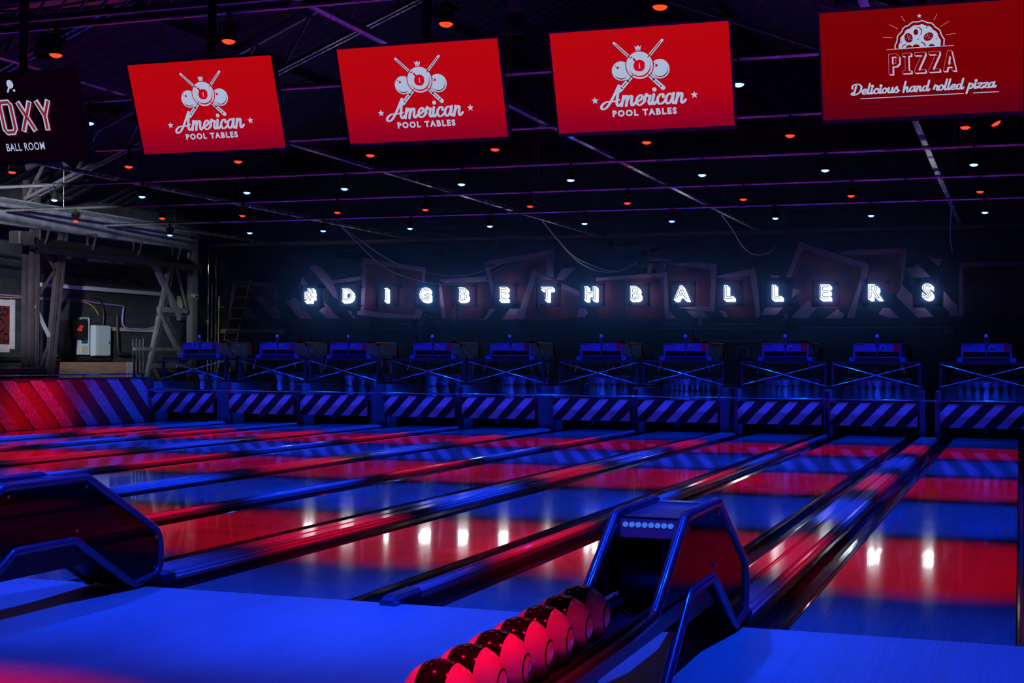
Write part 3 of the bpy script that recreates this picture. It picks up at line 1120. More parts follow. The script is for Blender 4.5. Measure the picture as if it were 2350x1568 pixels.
# ------------------------------------------------------------------ low striped side wall at the far left of the lanes
OSBR = noise_tint(mat('red_stained_board', (0.50, 0.035, 0.03), 0.6), 9, 0.3, bump=0.1)
OSBP = noise_tint(mat('pale_strand_board', (0.62, 0.46, 0.46), 0.6), 22, 0.65, (1, 1.6, 0.6), bump=0.15)
sw = thing('striped_side_wall', 'low strand-board wall with red and pale slanted stripes left of the lanes', 'low wall', (-16.13, 0, 0))
MB().box(-0.10, -0.008, 10.2, 18.66, -0.2, 0.915).build('wall_core', OSBR, sw)
MB().box(-0.11, 0.006, 10.2, 18.66, 0.915, 0.94).build('top_trim', TUBEB, sw)
y = 9.9
while y < 18.6:
    w_ = 0.38
    pts = [(y, 0.905), (y + w_, 0.905), (y + w_ + 0.98, 0.0), (y + 0.98, 0.0)]
    if y + w_ + 0.98 > 18.64:
        q = []
        for a, b in pts:
            q.append((a, b))
        # clip at the end of the wall
        e = 18.64
        zc = lambda ys: 0.905 * (1 - (e - ys) / 0.98)
        if y + w_ < e:
            if y + 0.98 < e:
                pts = [(y, 0.905), (y + w_, 0.905), (e, zc(y + w_)), (e, 0.0), (y + 0.98, 0.0)]
            else:
                pts = [(y, 0.905), (y + w_, 0.905), (e, zc(y + w_)), (e, zc(y))]
        else:
            y += 0.79
            continue
    if min(p[0] for p in pts) > 10.2:
        MB().prism(pts, (-0.008, 0, 0), (0, 1, 0), (0, 0, 1), 0.008).build('pale_stripe', OSBP, sw)
    y += 0.79
hr = thing('handrail', 'thin metal rail on short posts above the striped side wall', 'rail', (-16.16, 0, 0))
MB().cyl((0, 10.5, 1.0), (0, 18.4, 1.0), 0.013, 8).build('tube', CHROME, hr)
for k in range(5):
    MB().cyl((0, 11.2 + k * 1.7, 0.94), (0, 11.2 + k * 1.7, 1.0), 0.011, 8).build('post', TUBEB, hr)

# ------------------------------------------------------------------ fittings on the back wall
o = tag(MB().box(-18.28, 4.0, WALL_Y - 0.14, WALL_Y - 0.0, 4.14, 4.22).build('wall_beam', STEELP), 'long pale purple steel rail across the back wall above the mural', 'beam')
o['kind'] = 'structure'
ld = thing('ladder', 'aluminium ladder leaning on the back wall at the far left', 'ladder', (-17.5, 24.0, 0))
L0, L1 = Vector((-0.24, -0.55, 0.0)), Vector((0.10, 0.24, 3.3))
for s_ in (0, 0.36):
    MB().bar(L0 + Vector((s_, 0, 0)), L1 + Vector((s_, 0, 0)), 0.025, 0.06, (0, 1, 0)).build('side_rail', GALV, ld)
for k in range(12):
    q = L0.lerp(L1, (k + 0.6) / 12.2)
    MB().cyl(q, q + Vector((0.36, 0, 0)), 0.015, 8).build('rung', GALV, ld)
for k, (x, z1) in enumerate(((-18.17, 4.05), (-18.06, 3.2), (-17.95, 4.0), (-17.86, 2.9))):
    p_ = thing('wall_pipe', f'{NTH[k]} upright bright pipe in the corner, counted from the wall cabinet towards the ladder', 'pipe', (x, 24.1, 0), 'upright pipes in the back corner')
    MB().cyl((0, 0, 0), (0, 0, z1), 0.028, 10).build('tube', CHROME, p_)
    MB().cyl((0, 0, z1 * 0.55), (0, 0, z1 * 0.55 + 0.06), 0.04, 10).build('coupling', GREYP, p_)
    MB().box(-0.035, 0.035, 0.0, 0.2, z1 - 0.3, z1 - 0.26).build('wall_clip', GREYP, p_)
gb = thing('wall_cabinet', 'pale grey cabinet on the back wall behind the steel post', 'cabinet', (-18.25, 23.0, 2.55))
MB().bevel_box(0.0, 0.16, -0.22, 0.22, -0.30, 0.30, 0.02).build('case', GREYP, gb)
MB().box(0.16, 0.165, 0.04, 0.18, -0.2, -0.08).build('plate', TUBEB, gb)
bt = tag(MB().box(-18.2, -16.1, WALL_Y - 0.05, WALL_Y, 1.97, 2.07).build('wall_batten', LGREY), 'pale timber batten low on the back wall behind the ladder', 'batten')
cd = thing('wall_conduit', 'thin horizontal conduit with a junction box at one end below the mural', 'conduit', (0, WALL_Y - 0.02, 2.06))
MB().cyl((-6.7, 0, 0), (-0.35, 0, 0.01), 0.012, 8).build('tube', STEELP, cd)
MB().bevel_box(-0.42, -0.22, -0.05, 0.02, -0.14, 0.03, 0.012).build('junction_box', STEELP, cd)
MB().cyl((-6.7, 0, 0.10), (-4.4, 0, 0.10), 0.012, 8).build('short_tube', STEELP, cd)
MB().box(-5.68, -5.60, -0.03, 0.02, 0.06, 0.26).build('clamp_plate', STEELP, cd)
tl = thing('tube_light', 'unlit grey tube light on the back wall above the machine below the letter A', 'light fitting', (-4.9, WALL_Y - 0.06, 1.78))
MB().cyl((-0.7, 0, 0), (0.62, 0, 0), 0.045, 12).build('tube', STEELP, tl)
for x in (-0.72, 0.62):
    MB().cyl((x, 0, 0), (x + 0.03, 0, 0), 0.055, 12).build('end_cap', GREYP, tl)
MB().tube(spline([(-0.7, 0.0, 0.0), (-0.82, 0.02, 0.1), (-0.86, 0.03, 0.27)], 5), 0.01, 6).build('feed_cable', STEELP, tl)

# ------------------------------------------------------------------ left bay: girder, lattice columns, heater, switchgear
gd = thing('steel_girder', 'deep pale grey steel girder running along the left bay', 'girder', (-17.0, 0, 0))
MB().box(-0.10, 0.0, 9.0, 21.45, 3.88, 4.30).build('web', GIRD, gd)
MB().box(-0.16, 0.06, 9.0, 21.45, 4.30, 4.345).build('top_flange', GIRD, gd)
MB().box(-0.16, 0.06, 9.0, 21.45, 3.84, 3.88).build('bottom_flange', GIRD, gd)


def lattice(name, label, pieces, y0):
    t = thing(name, label, 'column', (-17.05, y0, 0))
    for nm, p, q, wd, mt in pieces:
        MB().bar((p[2] if len(p) > 2 else 0, p[0], p[1]), (q[2] if len(q) > 2 else 0, q[0], q[1]), wd, wd * 0.8, (1, 0, 0)).build(nm, mt, t)
    return t


lattice('lattice_column', 'nearer pair of upright channel posts with zigzag bracing beside the black wall box', [
    ('post', (-0.02, 0.0), (0.02, 3.84), 0.10, COLST), ('post', (0.14, 0.0), (0.16, 3.84), 0.08, COLST),
    ('post', (0.38, 0.0), (0.88, 3.84), 0.11, COLST), ('post', (0.52, 0.0), (1.05, 3.84), 0.08, COLST),
    ('brace', (0.1, 2.45), (0.75, 3.1), 0.05, COLST), ('brace', (0.1, 2.35), (0.55, 1.75), 0.06, GREYP), ('brace', (0.3, 1.15), (0.55, 1.6), 0.05, COLST),
    ('brace', (0.3, 3.5), (0.75, 3.05), 0.05, COLST)], 15.85)
lattice('lattice_column', 'farther steel post with an A-shaped braced frame beside it', [
    ('post', (1.68, 0.0), (1.68, 4.3), 0.20, POSTG), ('post', (1.84, 0.0), (1.84, 4.0), 0.07, COLST),
    ('leg', (-0.12, 0.9), (0.72, 3.42), 0.10, POSTG), ('leg', (0.05, 0.9), (0.86, 3.35), 0.05, COLST),
    ('brace', (0.10, 3.42), (1.15, 2.25), 0.11, POSTG), ('brace', (0.24, 3.42), (1.28, 2.25), 0.05, COLST),
    ('brace', (0.35, 2.30), (1.30, 1.32), 0.09, POSTG), ('brace', (0.62, 2.28), (1.45, 1.30), 0.08, COLST),
    ('tie', (0.30, 2.42), (1.45, 2.42), 0.12, POSTG), ('tie', (0.20, 2.30), (1.40, 2.30), 0.03, COLST),
    ('brace', (1.00, 3.40), (1.45, 2.5), 0.05, POSTG), ('tie', (0.0, 1.16), (1.5, 1.16), 0.11, POSTG),
    ('tie', (-0.6, 1.53), (1.5, 1.53), 0.07, POSTG), ('brace', (0.1, 1.1), (0.55, 0.70), 0.07, POSTG)], 19.9)

ht = thing('radiant_heater', 'long dark tilted heater hood hung under the grey girder', 'heater', (-16.72, 0, 0))
h = MB()
h.profile_y([(-0.16, 3.66), (0.16, 3.42), (0.16, 3.36), (-0.16, 3.60)], 15.4, 21.0)
h.build('hood', mat('heater_hood', (0.010, 0.006, 0.010), 0.6), ht)
MB().profile_y([(0.10, 3.50), (0.17, 3.44), (0.17, 3.33), (0.12, 3.33)], 15.4, 21.0).build('lip', MATS['heater_hood'], ht)
MB().bevel_box(-0.16, 0.10, 14.95, 15.4, 3.46, 3.72, 0.02).build('burner_box', COLST, ht)
for y in (15.8, 17.3, 18.9, 20.4):
    b = MB()
    b.bar((-0.1, y, 3.62), (-0.1, y, 3.86), 0.03, 0.03).bar((-0.1, y, 3.84), (0.12, y, 3.84), 0.03, 0.03).bar((0.12, y, 3.84), (0.02, y, 3.52), 0.03, 0.03)
    b.build('hanger', COLST, ht)
MB().cyl((0.0, 15.4, 3.45), (0.0, 20.9, 3.45), 0.04, 10).build('burner_tube', BLACKM, ht)

tf = thing('tube_light', 'long white tube light fitting along the dark left wall', 'light fitting', (LEFT_X, 0, 2.86))
MB().bevel_box(0.03, 0.12, 17.6, 22.4, -0.05, 0.04, 0.015).build('case', mat('white_enamel', (0.75, 0.76, 0.78), 0.3), tf)
for y in (18.0, 20.0, 22.0):
    MB().box(0.0, 0.04, y, y + 0.06, -0.03, 0.03).build('bracket', GREYP, tf)
eb = thing('consumer_unit', 'tall white electrical board with green glass door on the left wall', 'electrical box', (LEFT_X, 18.86, 1.39))
MB().bevel_box(0.0, 0.10, 0.0, 0.44, 0.0, 0.82, 0.012).build('case', STICK, eb)
MB().box(0.10, 0.105, 0.14, 0.36, 0.25, 0.80).build('green_door', mat('green_glass', (0.02, 0.12, 0.11), 0.15), eb)
MB().box(0.105, 0.108, 0.14, 0.36, 0.04, 0.20).build('white_label', WHITEP, eb)
MB().box(0.108, 0.110, 0.14, 0.21, 0.07, 0.14).build('warning_label', YEL, eb)
MB().cyl((0.106, 0.28, 0.36), (0.112, 0.28, 0.36), 0.016, 10).build('indicator', emitter('cyan_indicator', (0.02, 0.5, 0.6), 1.2), eb)
gb = thing('switch_cabinet', 'blue-grey steel electrical cabinet right of the white board', 'electrical box', (LEFT_X, 19.40, 1.37))
MB().bevel_box(0.0, 0.17, 0.0, 0.56, 0.0, 0.68, 0.015).build('case', mat('grey_enamel', (0.45, 0.55, 0.60), 0.4), gb)
MB().box(0.17, 0.178, 0.06, 0.55, 0.02, 0.66).build('door', mat('grey_enamel_door', (0.50, 0.60, 0.65), 0.4), gb)
MB().box(0.178, 0.182, 0.50, 0.53, 0.26, 0.34).build('latch', BLACK, gb)
MB().box(0.178, 0.180, 0.10, 0.16, 0.06, 0.13).build('warning_label', YEL, gb)
MB().tube(spline([(0.08, 0.40, 0.68), (0.08, 0.42, 0.95), (0.07, 0.33, 1.22), (0.06, 0.1, 1.30)], 6), 0.02, 6).build('feed_cable', RUBBER, gb)
ts = thing('wall_screen', 'small black screen showing a red picture in front of the white board', 'screen', (LEFT_X + 0.14, 18.58, 1.74))
MB().bevel_box(0, 0.05, 0, 0.50, 0, 0.42, 0.01).build('bezel', BLACK, ts)
MB().box(0.05, 0.052, 0.08, 0.42, 0.10, 0.34).build('display', BLACK, ts)
MB().prism([(0.12, 0.18), (0.30, 0.16), (0.34, 0.25), (0.38, 0.28), (0.26, 0.30), (0.2, 0.24)], (0.053, 0, 0), (0, 1, 0), (0, 0, 1), 0.001).build('red_picture', emitter('small_screen_red', (0.5, 0.03, 0.02), 0.8), ts)
tag(MB().bevel_box(LEFT_X, LEFT_X + 0.14, 18.1, 18.60, 1.33, 2.12, 0.01).build('black_cabinet', BLACK), 'tall black box on the left wall behind the slanted channel posts', 'cabinet')
tag(MB().box(LEFT_X, LEFT_X + 0.09, 15.0, 20.1, 1.26, 1.335).build('wall_ledge', BLACKM), 'dark ledge under the electrical boxes on the left wall', 'ledge')
tag(MB().box(LEFT_X, LEFT_X + 0.06, 20.1, 22.0, 1.94, 2.02).build('cable_trunking', LGREY), 'pale worn trunking on the left wall right of the grey cabinet', 'trunking')
tag(MB().box(-17.3, -17.25, 16.9, 19.3, -0.25, 1.24).build('plywood_board', WOODP), 'brown plywood board standing behind the striped side wall', 'board')
tag(MB().box(-17.3, -17.24, 19.32, 19.8, -0.25, 1.24).build('steel_plate', GREYP), 'plain grey plate next to the plywood board', 'plate')
pb = thing('dark_bench', 'dark green flat-topped bench with copper edge behind the striped side wall', 'bench', (-16.75, 13.2, 0))
MB().bevel_box(-0.28, 0.28, 0, 2.4, 1.02, 1.12, 0.01).build('top', mat('dark_green_top', (0.03, 0.045, 0.03), 0.5), pb)
MB().box(-0.29, 0.29, -0.01, 2.41, 1.12, 1.135).build('copper_edge', mat('copper', (0.5, 0.25, 0.16), 0.35, 0.6), pb)
for x in (-0.22, 0.22):
    for y in (0.1, 2.3):
        MB().box(x - 0.04, x + 0.04, y - 0.04, y + 0.04, -0.25, 1.02).build('leg', BLACKM, pb)
rods = thing('threaded_rods', 'four short upright steel rods joined by a cross pipe beside the A-frame', 'rods', (-17.15, 19.4, 0))
for k in range(4):
    q = MB()
    q.cyl((0, k * 0.13, 1.0), (0, k * 0.13, 1.74 + 0.02 * (k % 2)), 0.018, 8)
    q.cyl((0, k * 0.13, 1.62), (0, k * 0.13, 1.66), 0.03, 8)
    q.build('rod', CHROME, rods)
MB().cyl((0.03, 0.0, 1.53), (0.03, 0.6, 1.53), 0.02, 8).build('cross_pipe', GREYP, rods)
for s_ in (0.03, 0.36):
    MB().box(-0.02, 0.02, s_ - 0.02, s_ + 0.02, -0.25, 1.0).build('stand', BLACKM, rods)
cc = thing('security_camera', 'small white security camera on the farther steel post', 'camera', (-16.93, 21.45, 2.78))
MB().cyl((0.0, 0, 0), (0.16, -0.12, -0.03), 0.05, 12).build('housing', STICK, cc)
MB().cyl((-0.06, 0.02, 0.0), (0.02, 0, 0), 0.03, 8).build('bracket', STICK, cc)
MB().cyl((0.161, -0.121, -0.03), (0.165, -0.124, -0.03), 0.035, 12).build('lens', BLACK, cc)


def wall_cable(name, label, pts, r_, M):
    o = MB().tube(spline([Vector(p) for p in pts], 6), r_, 6).build(name, M)
    tag(o, label, 'cable')


X0 = LEFT_X + 0.03
wall_cable('wall_cable', 'purple cable looping along the left wall behind the posts', [(X0, 13, 2.62), (X0, 15.8, 2.60), (X0, 17.6, 2.58), (X0 + .02, 18.8, 2.60), (X0, 19.6, 2.55), (X0, 20.6, 2.52)], 0.02, PURPC)
wall_cable('wall_cable', 'yellow cable running below the purple one on the left wall', [(X0, 13, 2.53), (X0, 15.9, 2.54), (X0, 18.2, 2.55), (X0, 19.3, 2.53), (X0, 19.7, 2.3)], 0.014, mat('yellow_cable', (0.55, 0.42, 0.05), 0.5))
wall_cable('wall_cable', 'upper black pipe along the left wall with a bend down at its end', [(X0, 13, 3.45), (X0, 16, 3.40), (X0, 19, 3.30), (X0, 20.3, 3.30), (X0, 21.0, 3.15), (X0, 21.5, 3.0)], 0.03, BLACKM)
wall_cable('wall_cable', 'lower black pipe along the left wall above the tube light', [(X0, 13, 3.22), (X0, 16, 3.18), (X0, 19, 3.12), (X0, 20.4, 3.1)], 0.03, BLACKM)
wall_cable('wall_cable', 'grey drain pipe bending down right of the electrical cabinet', [(X0 + .03, 20.6, 2.5), (X0 + .03, 20.62, 2.05), (X0 + .03, 21.4, 2.0), (X0 + .03, 22.0, 2.1)], 0.022, PURPC)
wall_cable('wall_cable', 'thick black waste pipe below the grey cabinet on the left wall', [(X0 + .03, 20.35, 2.3), (X0 + .03, 20.4, 1.5), (X0 + .06, 20.5, 1.42), (X0 + .06, 20.9, 1.42)], 0.045, BLACKM)

am = thing('brass_rod', 'short upright brass rod on the back wall just below the lit letter G', 'rod', (-11.55, WALL_Y - 0.03, 2.25))
MB().cyl((0, 0, 0.12), (0, 0, 0.42), 0.018, 8).build('rod', mat('brass', (0.75, 0.5, 0.2), 0.3, 0.7), am)
for z in (0.0, 0.05, 0.09):
    MB().cyl((0, 0, z), (0, 0, z + 0.025), 0.02, 8).build('link', MATS['brass'], am)
MB().box(-0.012, 0.012, 0.0, 0.03, 0.2, 0.24).build('clip', GREYP, am)
lp = thing('service_stand', 'bent metal tube loop on a dark stand between two pin machines below the letter L', 'stand', (-3.9, 19.9, -0.25))
MB().tube(fillet([(-0.10, 0, 1.60), (-0.10, 0, 1.86), (0.10, 0, 1.86), (0.10, 0, 1.60)], 0.07, 6), 0.014, 8).build('tube_loop', CHROME, lp)
MB().bevel_box(-0.125, 0.125, -0.06, 0.06, 1.50, 1.60, 0.015).build('head', BLACKM, lp)
MB().box(-0.04, 0.04, -0.04, 0.04, 0.0, 1.50).build('post', BLACKM, lp)
for s_ in (-1, 1):
    MB().cyl((s_ * 0.10, -0.08, 1.58), (s_ * 0.10, -0.03, 1.58), 0.035, 12).build('roller', CHROME, lp)

# ------------------------------------------------------------------ lighting pipes and stage lamps
PIPES = [(18.0, 'blue'), (14.9, 'red'), (11.85, 'blue'), (8.8, 'red'), (5.7, 'blue'), (2.7, 'red'), (-0.35, 'blue'), (-3.4, 'red'), (-6.45, 'blue')]
PZ = 4.09
TILT = math.radians(4)


def make_lamp(colour, lens, rgb, power, beam=46, blend=0.6):
    """origin on the pipe's axis; hangs below, aimed a little back towards the bowlers"""
    t = thing('stage_lamp', 'x', 'lamp', (0, 0, 0), f'{colour} stage lamps on the pipes')
    c = MB()
    c.tube([(0, 0.034 * math.cos(a), 0.034 * math.sin(a)) for a in [2 * PI * k / 10 for k in range(10)]], 0.010, 5, True)
    c.box(-0.02, 0.02, -0.012, 0.012, -0.06, -0.03)
    c.cyl((0, 0, -0.05), (0, 0, -0.075), 0.008, 6)
    c.build('hook_clamp', BLACKM, t)
    y = MB()
    ang = TILT
    R_ = Matrix.Rotation(-ang, 3, 'X')
    y.box(-0.085, 0.085, -0.012, 0.012, -0.080, -0.074)
    y.box(-0.085, -0.080, -0.012, 0.012, -0.16, -0.074)
    y.box(0.080, 0.085, -0.012, 0.012, -0.16, -0.074)
    y.build('yoke', BLACKM, t)
    piv = Vector((0, 0, -0.13))
    ax = R_ @ Vector((0, 0, -1))
    b = MB()
    b.lathe([(0.0, -0.05), (0.035, -0.048), (0.05, -0.03), (0.056, 0.0), (0.058, 0.085), (0.064, 0.09), (0.064, 0.11), (0.054, 0.11), (0.054, 0.095)], piv, 14, ax)
    for k in range(3):
        b.lathe([(0.055, -0.02 + k * 0.014), (0.063, -0.018 + k * 0.014), (0.063, -0.012 + k * 0.014), (0.055, -0.010 + k * 0.014)], piv, 14, ax)
    for s_ in (-1, 1):
        b.cyl(piv + Vector((s_ * 0.055, 0, 0)), piv + Vector((s_ * 0.095, 0, 0)), 0.014, 8)
    b.build('housing', BLACKM, t)
    l = MB()
    l.lathe([(0.054, 0.100), (0.045, 0.118), (0.025, 0.128), (0.0, 0.131)], piv, 14, ax)
    l.build('lens', lens, t)
    w_ = MB()
    w_.tube(spline([(0.03, 0.02, -0.10), (0.10, 0.03, -0.08), (0.12, 0.01, -0.02), (0.07, 0.0, 0.025), (0.03, 0.0, 0.032)], 4), 0.006, 5)
    w_.build('power_cable', RUBBER, t)
    li = bpy.data.lights.new('lamp_beam_' + colour, 'SPOT')
    li.energy = power
    li.color = rgb
    li.spot_size = math.radians(beam)
    li.spot_blend = blend
    li.shadow_soft_size = 0.04
    lo = bpy.data.objects.new('lamp_beam', li)
    COL.objects.link(lo)
    lo.parent = t
    lo.location = piv + ax * 0.15
    lo.rotation_euler = Vector((0, -0.02, -1)).to_track_quat('-Z', 'Y').to_euler()
    return t


PROTO = {}
PN = ['farthest', 'second farthest', 'third farthest', 'fourth farthest', 'fifth farthest', 'sixth farthest', 'third nearest', 'second nearest', 'nearest']
for pi, (py, colr) in enumerate(PIPES):
    n = [10, 10, 10, 9, 8, 6, 5, 4, 4][pi]
    xs = CENT[:n]
    x0 = -16.9 if pi < 5 else -9.5
    p_ = thing('lighting_pipe', f'{PN[pi]} horizontal pipe carrying a row of {colr} lamps over the lanes', 'pipe', (0, py, PZ), 'lamp pipes under the roof')
    MB().cyl((x0, 0, 0), (3.2, 0, 0), 0.024, 10).build('tube', PIPE, p_)
    cp_ = MB()
    x = x0 + 1.1
    while x < 3:
        cp_.cyl((x, 0, 0), (x + 0.10, 0, 0), 0.029, 10)
        x += 3.05
    cp_.each('coupler', STEELP, p_)
    cw = MB()
    cw.tube([(x0 + q * 0.35, 0.012 * math.sin(q * 1.7), 0.03 + 0.006 * math.sin(q * 2.3)) for q in range(int((3.2 - x0) / 0.35))], 0.007, 5)
    cw.build('taped_cable', RUBBER, p_)
    for x in (-15.6, -11.9, -7.45, -3.8, 0.3, 3.0):
        if x > x0:
            MB().cyl((x, 0, 0), (x, 0, RZ - 0.417 * abs(x - RX) - PZ), 0.004, 4).build('hanging_wire', GALV, p_)
    for k, x in enumerate(xs):
        lb = f'{colr} lamp on the {PN[pi]} pipe, over the lane {BY[k]}'
        key = 'far' if pi == 0 else 'near' if pi == 6 else 'rednear' if pi == 7 else colr
        if key not in PROTO:
            if key == 'far':    # the row nearest the machines is opened wide
                PROTO[key] = make_lamp('blue', LENSB, BLUE, P_BLUE * 0.65, 66, 0.5)
            elif key == 'near':
                PROTO[key] = make_lamp('blue', LENSB, BLUE, P_BLUE * 0.66, 60, 0.9)
            elif key == 'rednear':
                PROTO[key] = make_lamp('red', LENSR, RED, P_RED * 0.7)
            else:
                PROTO[key] = make_lamp(colr, LENSB if colr == 'blue' else LENSR, BLUE if colr == 'blue' else RED, P_BLUE if colr == 'blue' else P_RED)
            PROTO[key].location = (x, py, PZ)
            PROTO[key]['label'] = lb
        else:
            o = dup(PROTO[key], (x, py, PZ), lb)
            if pi == 8:
                o.rotation_euler.x = math.radians(20)

o = dup(PROTO['red'], (CENT[0] + 0.2, 8.8, PZ), 'extra red lamp tilted sideways beside another red lamp, under the pizza screen')
o.rotation_euler = (0, math.radians(-28), 0)

# ------------------------------------------------------------------ cable trays along the lanes
for k, (x, y0) in enumerate(((-0.07, 0.5), (-4.25, 0.5), (-7.95, 2.0), (-12.42, 6.0), (-16.3, 8.0))):
    t = thing('cable_tray', f'shiny steel cable tray running to the back wall, {("right of the letter S", "ending above the letter A", "ending above the letter T", "ending above the letters D and I", "above the grey girder")[k]}', 'cable tray', (x, 0, 4.152), 'cable trays under the roof')
    tr = MB()
    tr.profile_y([(-0.032, 0.05), (-0.036, 0.05), (-0.036, 0.0), (0.036, 0.0), (0.036, 0.05), (0.032, 0.05), (0.032, 0.004), (-0.032, 0.004)], y0, 24.15)
    tr.build('channel', GALV, t)
    rg_ = MB()
    rg_.box(-0.038, -0.031, y0, 24.15, -0.005, 0.0).box(0.031, 0.038, y0, 24.15, -0.005, 0.0)
    rg_.each('flange', GALV, t)
    cb_ = MB()
    for q in (-0.014, 0.013):
        cb_.tube([(q + 0.005 * math.sin(a * 1.3 + q * 90), y0 + a * 0.5, 0.02 + 0.006 * math.sin(a)) for a in range(int((24 - y0) / 0.5))], 0.010, 5)
    cb_.each('cable', RUBBER, t)
    for y in (13.2, 19.6):
        if y > y0:
            MB().cyl((0.041, y, 0.0), (0.041, y, RZ - 0.417 * abs(x - RX) - 4.15), 0.005, 4).build('hanging_wire', GALV, t)
            MB().box(-0.045, 0.045, y - 0.012, y + 0.012, -0.014, -0.005).build('tray_bracket', GALV, t)

for k, (nm, pts) in enumerate((
        ('pale cable drooping in a long loop over the letters D and I', [(-12.42, 20.0, 4.12), (-12.2, 22.0, 3.55), (-11.85, 23.2, 3.35), (-11.2, 23.6, 3.28), (-10.5, 23.8, 3.45), (-9.9, 23.95, 3.75)]),
        ('second pale cable drooping lower beside the long loop over the letter I', [(-12.42, 20.0, 4.12), (-12.35, 22.0, 3.4), (-12.0, 23.3, 3.15), (-11.4, 23.7, 3.08), (-10.7, 23.9, 3.25), (-10.1, 24.1, 3.6)]),
        ('pale cable hanging in a tight loop above the letters T and H', [(-7.95, 20.0, 4.12), (-8.05, 22.2, 3.65), (-8.0, 23.3, 3.5), (-7.6, 23.7, 3.35), (-7.2, 23.9, 3.4), (-6.95, 24.1, 3.65)]),
        ('shorter pale cable crossing the tight loop above the letter T', [(-7.95, 20.0, 4.12), (-8.1, 22.5, 3.6), (-7.95, 23.6, 3.38), (-7.55, 23.9, 3.33), (-7.1, 24.0, 3.5)]),
        ('pale cable hanging in a hook shape above the two letters L', [(-4.25, 19.6, 4.12), (-4.3, 21.0, 3.95), (-4.33, 22.4, 3.7), (-4.25, 23.4, 3.62), (-4.0, 23.7, 3.7), (-3.9, 23.8, 3.85)]),
        ('short frayed cable hanging straight down right of the letter S', [(-0.07, 19.6, 4.12), (-0.1, 19.9, 3.9), (-0.12, 20.3, 3.6), (-0.09, 20.4, 3.38)]))):
    tag(MB().tube(spline([Vector(p) for p in pts], 7), 0.012, 6).build('drooping_cable', CABLEW), nm, 'cable')

# ------------------------------------------------------------------ roof trusses
TZ = lambda x, off=0.0: RZ - 1.03 - 0.393 * abs(x - RX) + off
tcn = 0
for yt, lab in ((16.0, 'farther steel roof truss rising to the ridge in the middle of the hall'), (11.0, 'nearer steel roof truss in the upper left corner behind the screen poles')):
    t = thing('roof_truss', lab, 'truss', (0, yt, 0), 'steel roof trusses')
    if yt == 9.2:
        segs = ((-17.3, RX), (RX, 3.0))
    else:
        segs = ((-17.3, RX), (RX, 3.0))
    TM = STEELP if yt > 12 else COLST
    for xa, xb in segs:
        za, zb = TZ(xa), TZ(xb)
        for dy in (-0.05, 0.05):
            MB().bar((xa, dy, za), (xb, dy, zb), 0.05, 0.07).build('bottom_chord', TM, t)
        for dy in (-0.10, 0.06):
            MB().bar((xa, dy, za - 0.042), (xb, dy, zb - 0.042), 0.04, 0.014).build('bright_flange', GALV, t)
        sg = 1 if xa < RX else -1
        MB().bar((xa, 0, za + 0.62), (xb, 0, zb + 0.85), 0.10, 0.10).build('top_chord', TM, t)
        n = 9
        for k in range(n):
            q0 = xa + (xb - xa) * k / n
            q1 = xa + (xb - xa) * (k + 0.5) / n
            q2 = xa + (xb - xa) * (k + 1) / n
            MB().bar((q0, 0, TZ(q0) + 0.02), (q1, 0, TZ(q1) + 0.72), 0.05, 0.05).build('web_member', TM, t)
            MB().bar((q1, 0, TZ(q1) + 0.72), (q2, 0, TZ(q2) + 0.02), 0.05, 0.05).build('web_member', TM, t)
    if True:
        for dx in (-0.22, 0.05):
            MB().bar((-17.1 + dx, 0, -0.25), (-17.1 + dx, 0, TZ(-17.1) + 0.3), 0.09, 0.09).build('column', COLST, t)

# purlins under the sheets
for k, x in enumerate((-15.2, -12.6, -9.9, -4.4, -1.7, 1.0)):
    o = tag(MB().box(x - 0.04, x + 0.04, 0.0, 24.3, RZ - 0.417 * abs(x - RX) - 0.17, RZ - 0.417 * abs(x - RX) - 0.02).build('roof_purlin', ROOF),
            f'dark roof purlin under the {"left" if x < RX else "right"} roof slope, {("lowest", "middle one", "highest", "highest", "middle one", "lowest")[k]} of three', 'purlin', 'roof purlins')

# high-bay lamps (unlit)
for x, y, z, lb in ((-4.66, 9.0, 5.22, 'unlit bell-shaped lamp hanging from the roof between two red screens'),
                    (-11.45, 9.0, 5.45, 'unlit bell-shaped lamp at the roof behind the dark lettered screen')):
    hb = thing('high_bay_lamp', lb, 'lamp', (x, y, z), 'bell-shaped roof lamps')
    MB().lathe([(0.17, 0.0), (0.175, 0.01), (0.16, 0.10), (0.11, 0.24), (0.08, 0.30), (0.07, 0.30), (0.10, 0.24), (0.15, 0.10), (0.165, 0.0)], (0, 0, 0), 20).build('reflector', mat('lamp_grey', (0.10, 0.10, 0.11), 0.4, 0.3), hb)
    MB().lathe([(0.0, 0.09), (0.10, 0.09), (0.14, 0.075), (0.13, 0.06), (0.0, 0.055)], (0, 0, 0), 18).build('diffuser', STICK, hb)
    MB().lathe([(0.08, 0.30), (0.085, 0.32), (0.085, 0.52), (0.05, 0.56), (0.0, 0.56)], (0, 0, 0), 14).build('gear_housing', STEELP, hb)
    MB().cyl((0, 0, 0.55), (0, 0, RZ - 0.417 * abs(x - RX) - z - 0.06), 0.012, 8).build('suspension', BLACKM, hb)

